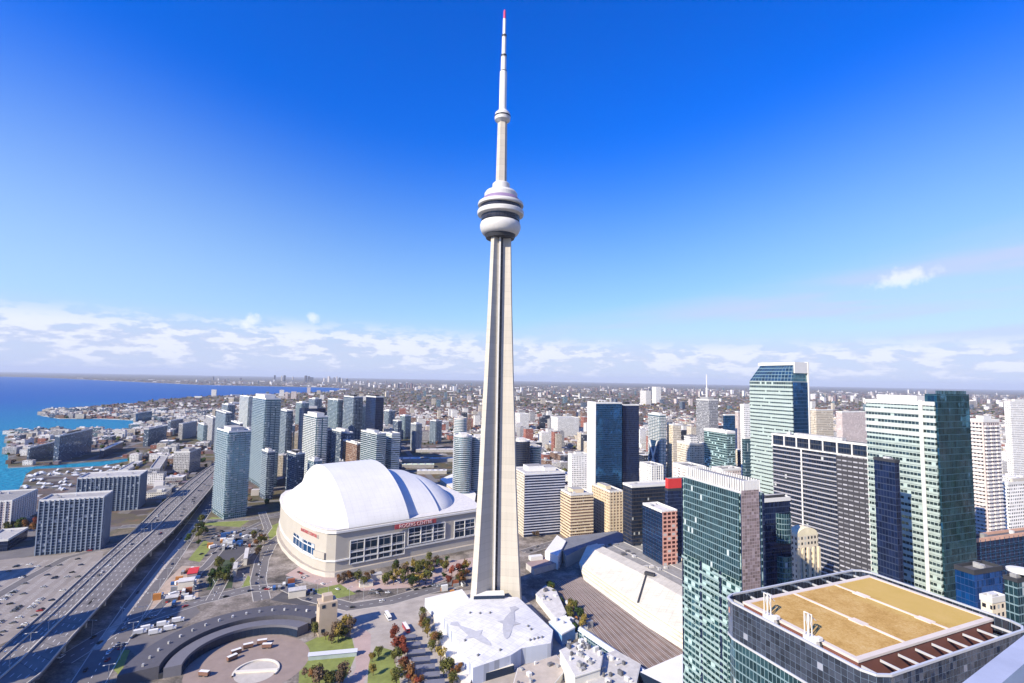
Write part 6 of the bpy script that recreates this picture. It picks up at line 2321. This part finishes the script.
for c in indiv:
    _, x, y, w, d, H, kind, px, py, sec, form, label = c
    t = empty('city_block', label, 'building', (x, y), TH + rng.uniform(-.05, .05), '%ss %s' % (form, sec))
    mb = MB()
    two = H > 20 and rng.random() < .5
    if two:
        hp = rng.uniform(6, H * .4)
        mb.box(-w / 2, w / 2, -d / 2, d / 2, 0, hp, 0, 1)
        k1, k2 = rng.uniform(.55, .85), rng.uniform(.55, .85)
        w2, d2 = w * k1, d * k2
        ox, oy = rng.uniform(-1, 1) * (w - w2) / 2 * .9, rng.uniform(-1, 1) * (d - d2) / 2 * .9
        mb.box(ox - w2 / 2, ox + w2 / 2, oy - d2 / 2, oy + d2 / 2, hp, H - .3, 0, 1)
    else:
        w2, d2, ox, oy = w, d, 0, 0
        mb.box(-w / 2, w / 2, -d / 2, d / 2, 0, H - .3, 0, 1)
        if H < 20 and rng.random() < .5:
            mb.box(w / 2, w / 2 + 9, -d * .35, d * .2, 0, H * .6, 0, 1)
    rm = rng.choice((GREYR, PALER, GREYR, DARKR, PALER, ROOFW) if px > 560 else (GREYR, GREYR, DARKR, PALER))
    mb.build('walls', [KINDS[kind], rm], t)
    mb = MB()
    mb.box(ox - w2 / 2 - .2, ox + w2 / 2 + .2, oy - d2 / 2 - .2, oy + d2 / 2 + .2, H - .28, H + .5, 0, 1)
    rf = mb.build('roof', [WHITE if kind in ('white', 'cream') else CONC, rm], t)
    mb = MB()
    for k in range(rng.randint(1, 3)):
        a, b = rng.uniform(.1, .28) * w2, rng.uniform(.1, .3) * d2
        qx, qy = ox + rng.uniform(-.3, .3) * w2, oy + rng.uniform(-.3, .3) * d2
        mb.box(qx - a / 2, qx + a / 2, qy - b / 2, qy + b / 2, H + .5, H + rng.uniform(2, 4.5))
    mb.build('rooftop_unit', rng.choice((MECH, WHITE, PALER)), rf)

# the rest of the city, too many and too small to tell apart
HM = [plain('house_' + n, c, .9, var=.15, scale=.02) for n, c in (('brown', (.12, .08, .068)), ('red', (.19, .08, .062)), ('grey', (.19, .18, .19)), ('pale', (.46, .42, .39)), ('white', (.70, .68, .67)), ('dark', (.05, .05, .065)), ('tan', (.28, .21, .16)), ('mauve', (.17, .125, .14)))]
mb = MB()
gr = random.Random(5)
for c in rest:
    _, x, y, w, d, H, kind, px, py = c
    mb.obox(x, y, 0, H, w, d, TH, len(HM) + list(KINDS).index(kind), gr.choice((2, 3, 2, 7, 0, 5, 3, 4)))
    mb.obox(x + gr.uniform(-.2, .2) * w, y + gr.uniform(-.2, .2) * d, H, H + gr.uniform(1.5, 4), w * .3, d * .3, TH, gr.choice((2, 3, 4)))
# streets of houses in rows, on the street grid
for jv_ in range(28, 150):
    if jv_ % 4 == 3:
        continue
    for iu_ in range(-330, 420):
        if iu_ % 13 in (0, 1):
            continue
        u_, v_ = iu_ * 13.5 + gr.uniform(-2, 2), jv_ * 25 + gr.uniform(-3, 3)
        xx, yy = u_ * ct - v_ * st_, u_ * st_ + v_ * ct
        if not 820 < yy < 3500 or abs(xx) > yy * 1.1 or gr.random() < .30:
            continue
        if not ok(xx, yy, 8) or any(near_line((xx, yy), l_, 15) for l_ in lanes_):
            continue
        if yy < 2700 and any(abs(xx - c[1]) < c[3] * .5 + 7 and abs(yy - c[2]) < c[4] * .5 + 7 for c in cand):
            continue
        mi = gr.choice((0, 0, 1, 2, 7, 6, 7, 5, 5, 0, 2, 3))
        big = gr.random() > .95
        mb.obox(xx, yy, 0, gr.uniform(5, 9) + (4 if big else 0), gr.uniform(8, 12) * (1.7 if big else 1), gr.uniform(9, 15), TH, 4 if big else mi, gr.choice((0, 5, 5, 7, 2, 2, 3)))
YY = 3300.0
while YY < 15000:
    stp = 24 + YY / 62
    x = -YY * 1.15
    while x < YY * 1.15:
        xx, yy = x + gr.uniform(-.4, .4) * stp, YY + gr.uniform(-.45, .45) * stp
        x += stp
        if gr.random() < .32:
            continue
        pp = proj(xx, yy, 0)
        if not -20 < pp[0] < 1044:
            continue
        if yy < 2700:
            if gr.random() < .55 or not ok(xx, yy, 12) or any(near_line((xx, yy), l_, 18) for l_ in lanes_):
                continue
        elif not inside((xx, yy), land):
            continue
        big = gr.random()
        k = 1 + YY / 6000
        w, d = gr.uniform(9, 20) * k, gr.uniform(8, 16) * k
        H = gr.uniform(5, 10)
        mi = gr.choice((0, 0, 1, 2, 7, 6, 7, 2, 0, 5, 5, 3))
        if big > .93:
            w, d, H = w * 2.2, d * 1.6, gr.uniform(8, 16)
            mi = gr.choice((3, 4, 4, 2))
        elif big < .045 and YY > 1500 and pp[0] > 210:
            w, d, H = gr.uniform(18, 40), gr.uniform(14, 24), gr.uniform(24, 70)
            mi = len(HM) + gr.choice((0, 1, 2, 5, 6, 8, 9, 0))
        mb.obox(xx, yy, 0, H, w, d, TH + gr.choice((0, 0, 0, .4)), mi, gr.choice((mi, 2, 7, 3)))
    YY += stp * .9
# far suburbs: clusters of apartment slabs on the plain
for cx, n_, Y0, hm in ((420, 26, 9000, 60), (530, 22, 7000, 50), (585, 10, 8000, 50), (700, 24, 9000, 55), (760, 14, 8000, 60), (850, 30, 7000, 50), (930, 20, 8000, 50), (1000, 24, 5500, 45), (240, 12, 13500, 80), (370, 16, 12000, 70), (640, 12, 11000, 60), (900, 20, 12000, 70)):
    for _ in range(n_):
        y = Y0 * gr.uniform(.75, 1.3)
        x = (ray(cx + gr.gauss(0, 22), 385)[0]) * y
        if inside((x, y), land):
            mb.obox(x, y, 0, hm * gr.uniform(.5, 1.5), gr.uniform(20, 55), gr.uniform(18, 30), gr.uniform(0, 1.5), gr.choice((3, 4, 4, 2, 7)))
tag(mb.build('distant_city', HM + list(KINDS.values())), 'countless small houses and blocks of the city spreading to the horizon', 'city', None, 'stuff')
# skyline of a far suburb across the bay
for k in range(18):
    y = gr.uniform(15500, 17500)
    pxl = gr.uniform(270, 348)
    x = ray(pxl, 380)[0] * y
    t = empty('distant_tower', 'tiny hazy tower in the far skyline across the bay', 'tower', (x, y), gr.uniform(0, 1.5), 'far skyline across the bay')
    h_ = gr.uniform(90, 200)
    w_ = gr.uniform(30, 60)
    mb = MB()
    mb.box(-w_ / 2, w_ / 2, -w_ / 2, w_ / 2, 0, h_)
    mb.box(-w_ / 4, w_ / 4, -w_ / 4, w_ / 4, h_, h_ + 8)
    mb.build('walls', gr.choice((HM[2], HM[3], HM[5])), t)

# trees of the far streets
mb = MB()
gt = random.Random(9)
ico = []
ph = (1 + 5 ** .5) / 2
for a, b in ((1, ph), (-1, ph), (1, -ph), (-1, -ph)):
    ico += [(0, a, b), (a, b, 0), (b, 0, a)]
ico = [Vector(v).normalized() for v in ico]
tri = []
for i in range(12):
    for j in range(i + 1, 12):
        for k in range(j + 1, 12):
            if all((ico[a] - ico[b]).length < 1.06 for a, b in ((i, j), (j, k), (i, k))):
                n_ = (ico[j] - ico[i]).cross(ico[k] - ico[i])
                tri.append((i, j, k) if n_.dot(ico[i]) > 0 else (i, k, j))
YY = 780.0
while YY < 8000:
    stp = 19 + YY / 75
    x = -YY * 1.15
    while x < YY * 1.15:
        xx, yy = x + gt.uniform(-.5, .5) * stp, YY + gt.uniform(-.5, .5) * stp
        x += stp
        pp = proj(xx, yy, 0)
        if gt.random() < .42 or not -20 < pp[0] < 1044:
            continue
        if yy < 2700:
            if not ok(xx, yy, 2) or any(near_line((xx, yy), l_, 11) for l_ in lanes_):
                continue
            if any(abs(xx - c[1]) < c[3] * .6 + 3 and abs(yy - c[2]) < c[4] * .6 + 3 for c in indiv):
                continue
        elif not inside((xx, yy), land):
            continue
        r_ = gt.uniform(3, 5.5) * (1 + YY / 5000)
        hz = min(r_, 7.0) * gt.uniform(.7, 1.0)
        base = len(mb.v)
        m_ = gt.choice((0, 0, 1, 1, 2, 3, 5, 5, 5, 4) if gt.random() < .5 else (0, 1, 5))
        for v in ico:
            j_ = gt.uniform(.7, 1.25)
            mb.v.append((xx + v.x * r_ * j_, yy + v.y * r_ * j_, hz + v.z * hz * j_))
        for f_ in tri:
            mb.f.append(tuple(base + q for q in f_))
            mb.uv.extend([(0, 0)] * 3)
            mb.mi.append(m_)
    YY += stp * .9
tag(mb.build('distant_trees', [LEAF[k] for k in ('dark green', 'olive', 'yellow', 'rust', 'red', 'brown')]), 'autumn coloured street trees scattered through the far city', 'trees', None, 'stuff')
sheet('field', [(188, 419), (196, 413), (228, 412), (226, 420)], LAWN, .02, 'green playing field near the lake shore')
sheet('field', [(128, 463), (134, 456), (158, 454), (154, 461)], plain('dry_grass', (.22, .22, .07), .95, var=.3), .02, 'yellow green waterside lawn on the quay')

# ------------------------------------------------------------------ air
HZ = 2.4e-5
hm_, N_, p_ = new_mat('haze_air')
N_.t.nodes.remove(p_)
pv = N_.t.nodes.new('ShaderNodeVolumePrincipled')
pv.inputs['Color'].default_value = (.72, .80, .97, 1)
pv.inputs['Density'].default_value = HZ
pv.inputs['Anisotropy'].default_value = 0.0
N_.t.links.new(pv.outputs[0], [n for n in N_.t.nodes if n.type == 'OUTPUT_MATERIAL'][0].inputs['Volume'])
mb = MB()
mb.box(-S - 300, S + 300, -2800, S + 300, -2.8, 590, 0, None, True)
tag(mb.build('haze', hm_), 'thin pale blue air over the whole city', 'haze', None, 'stuff')
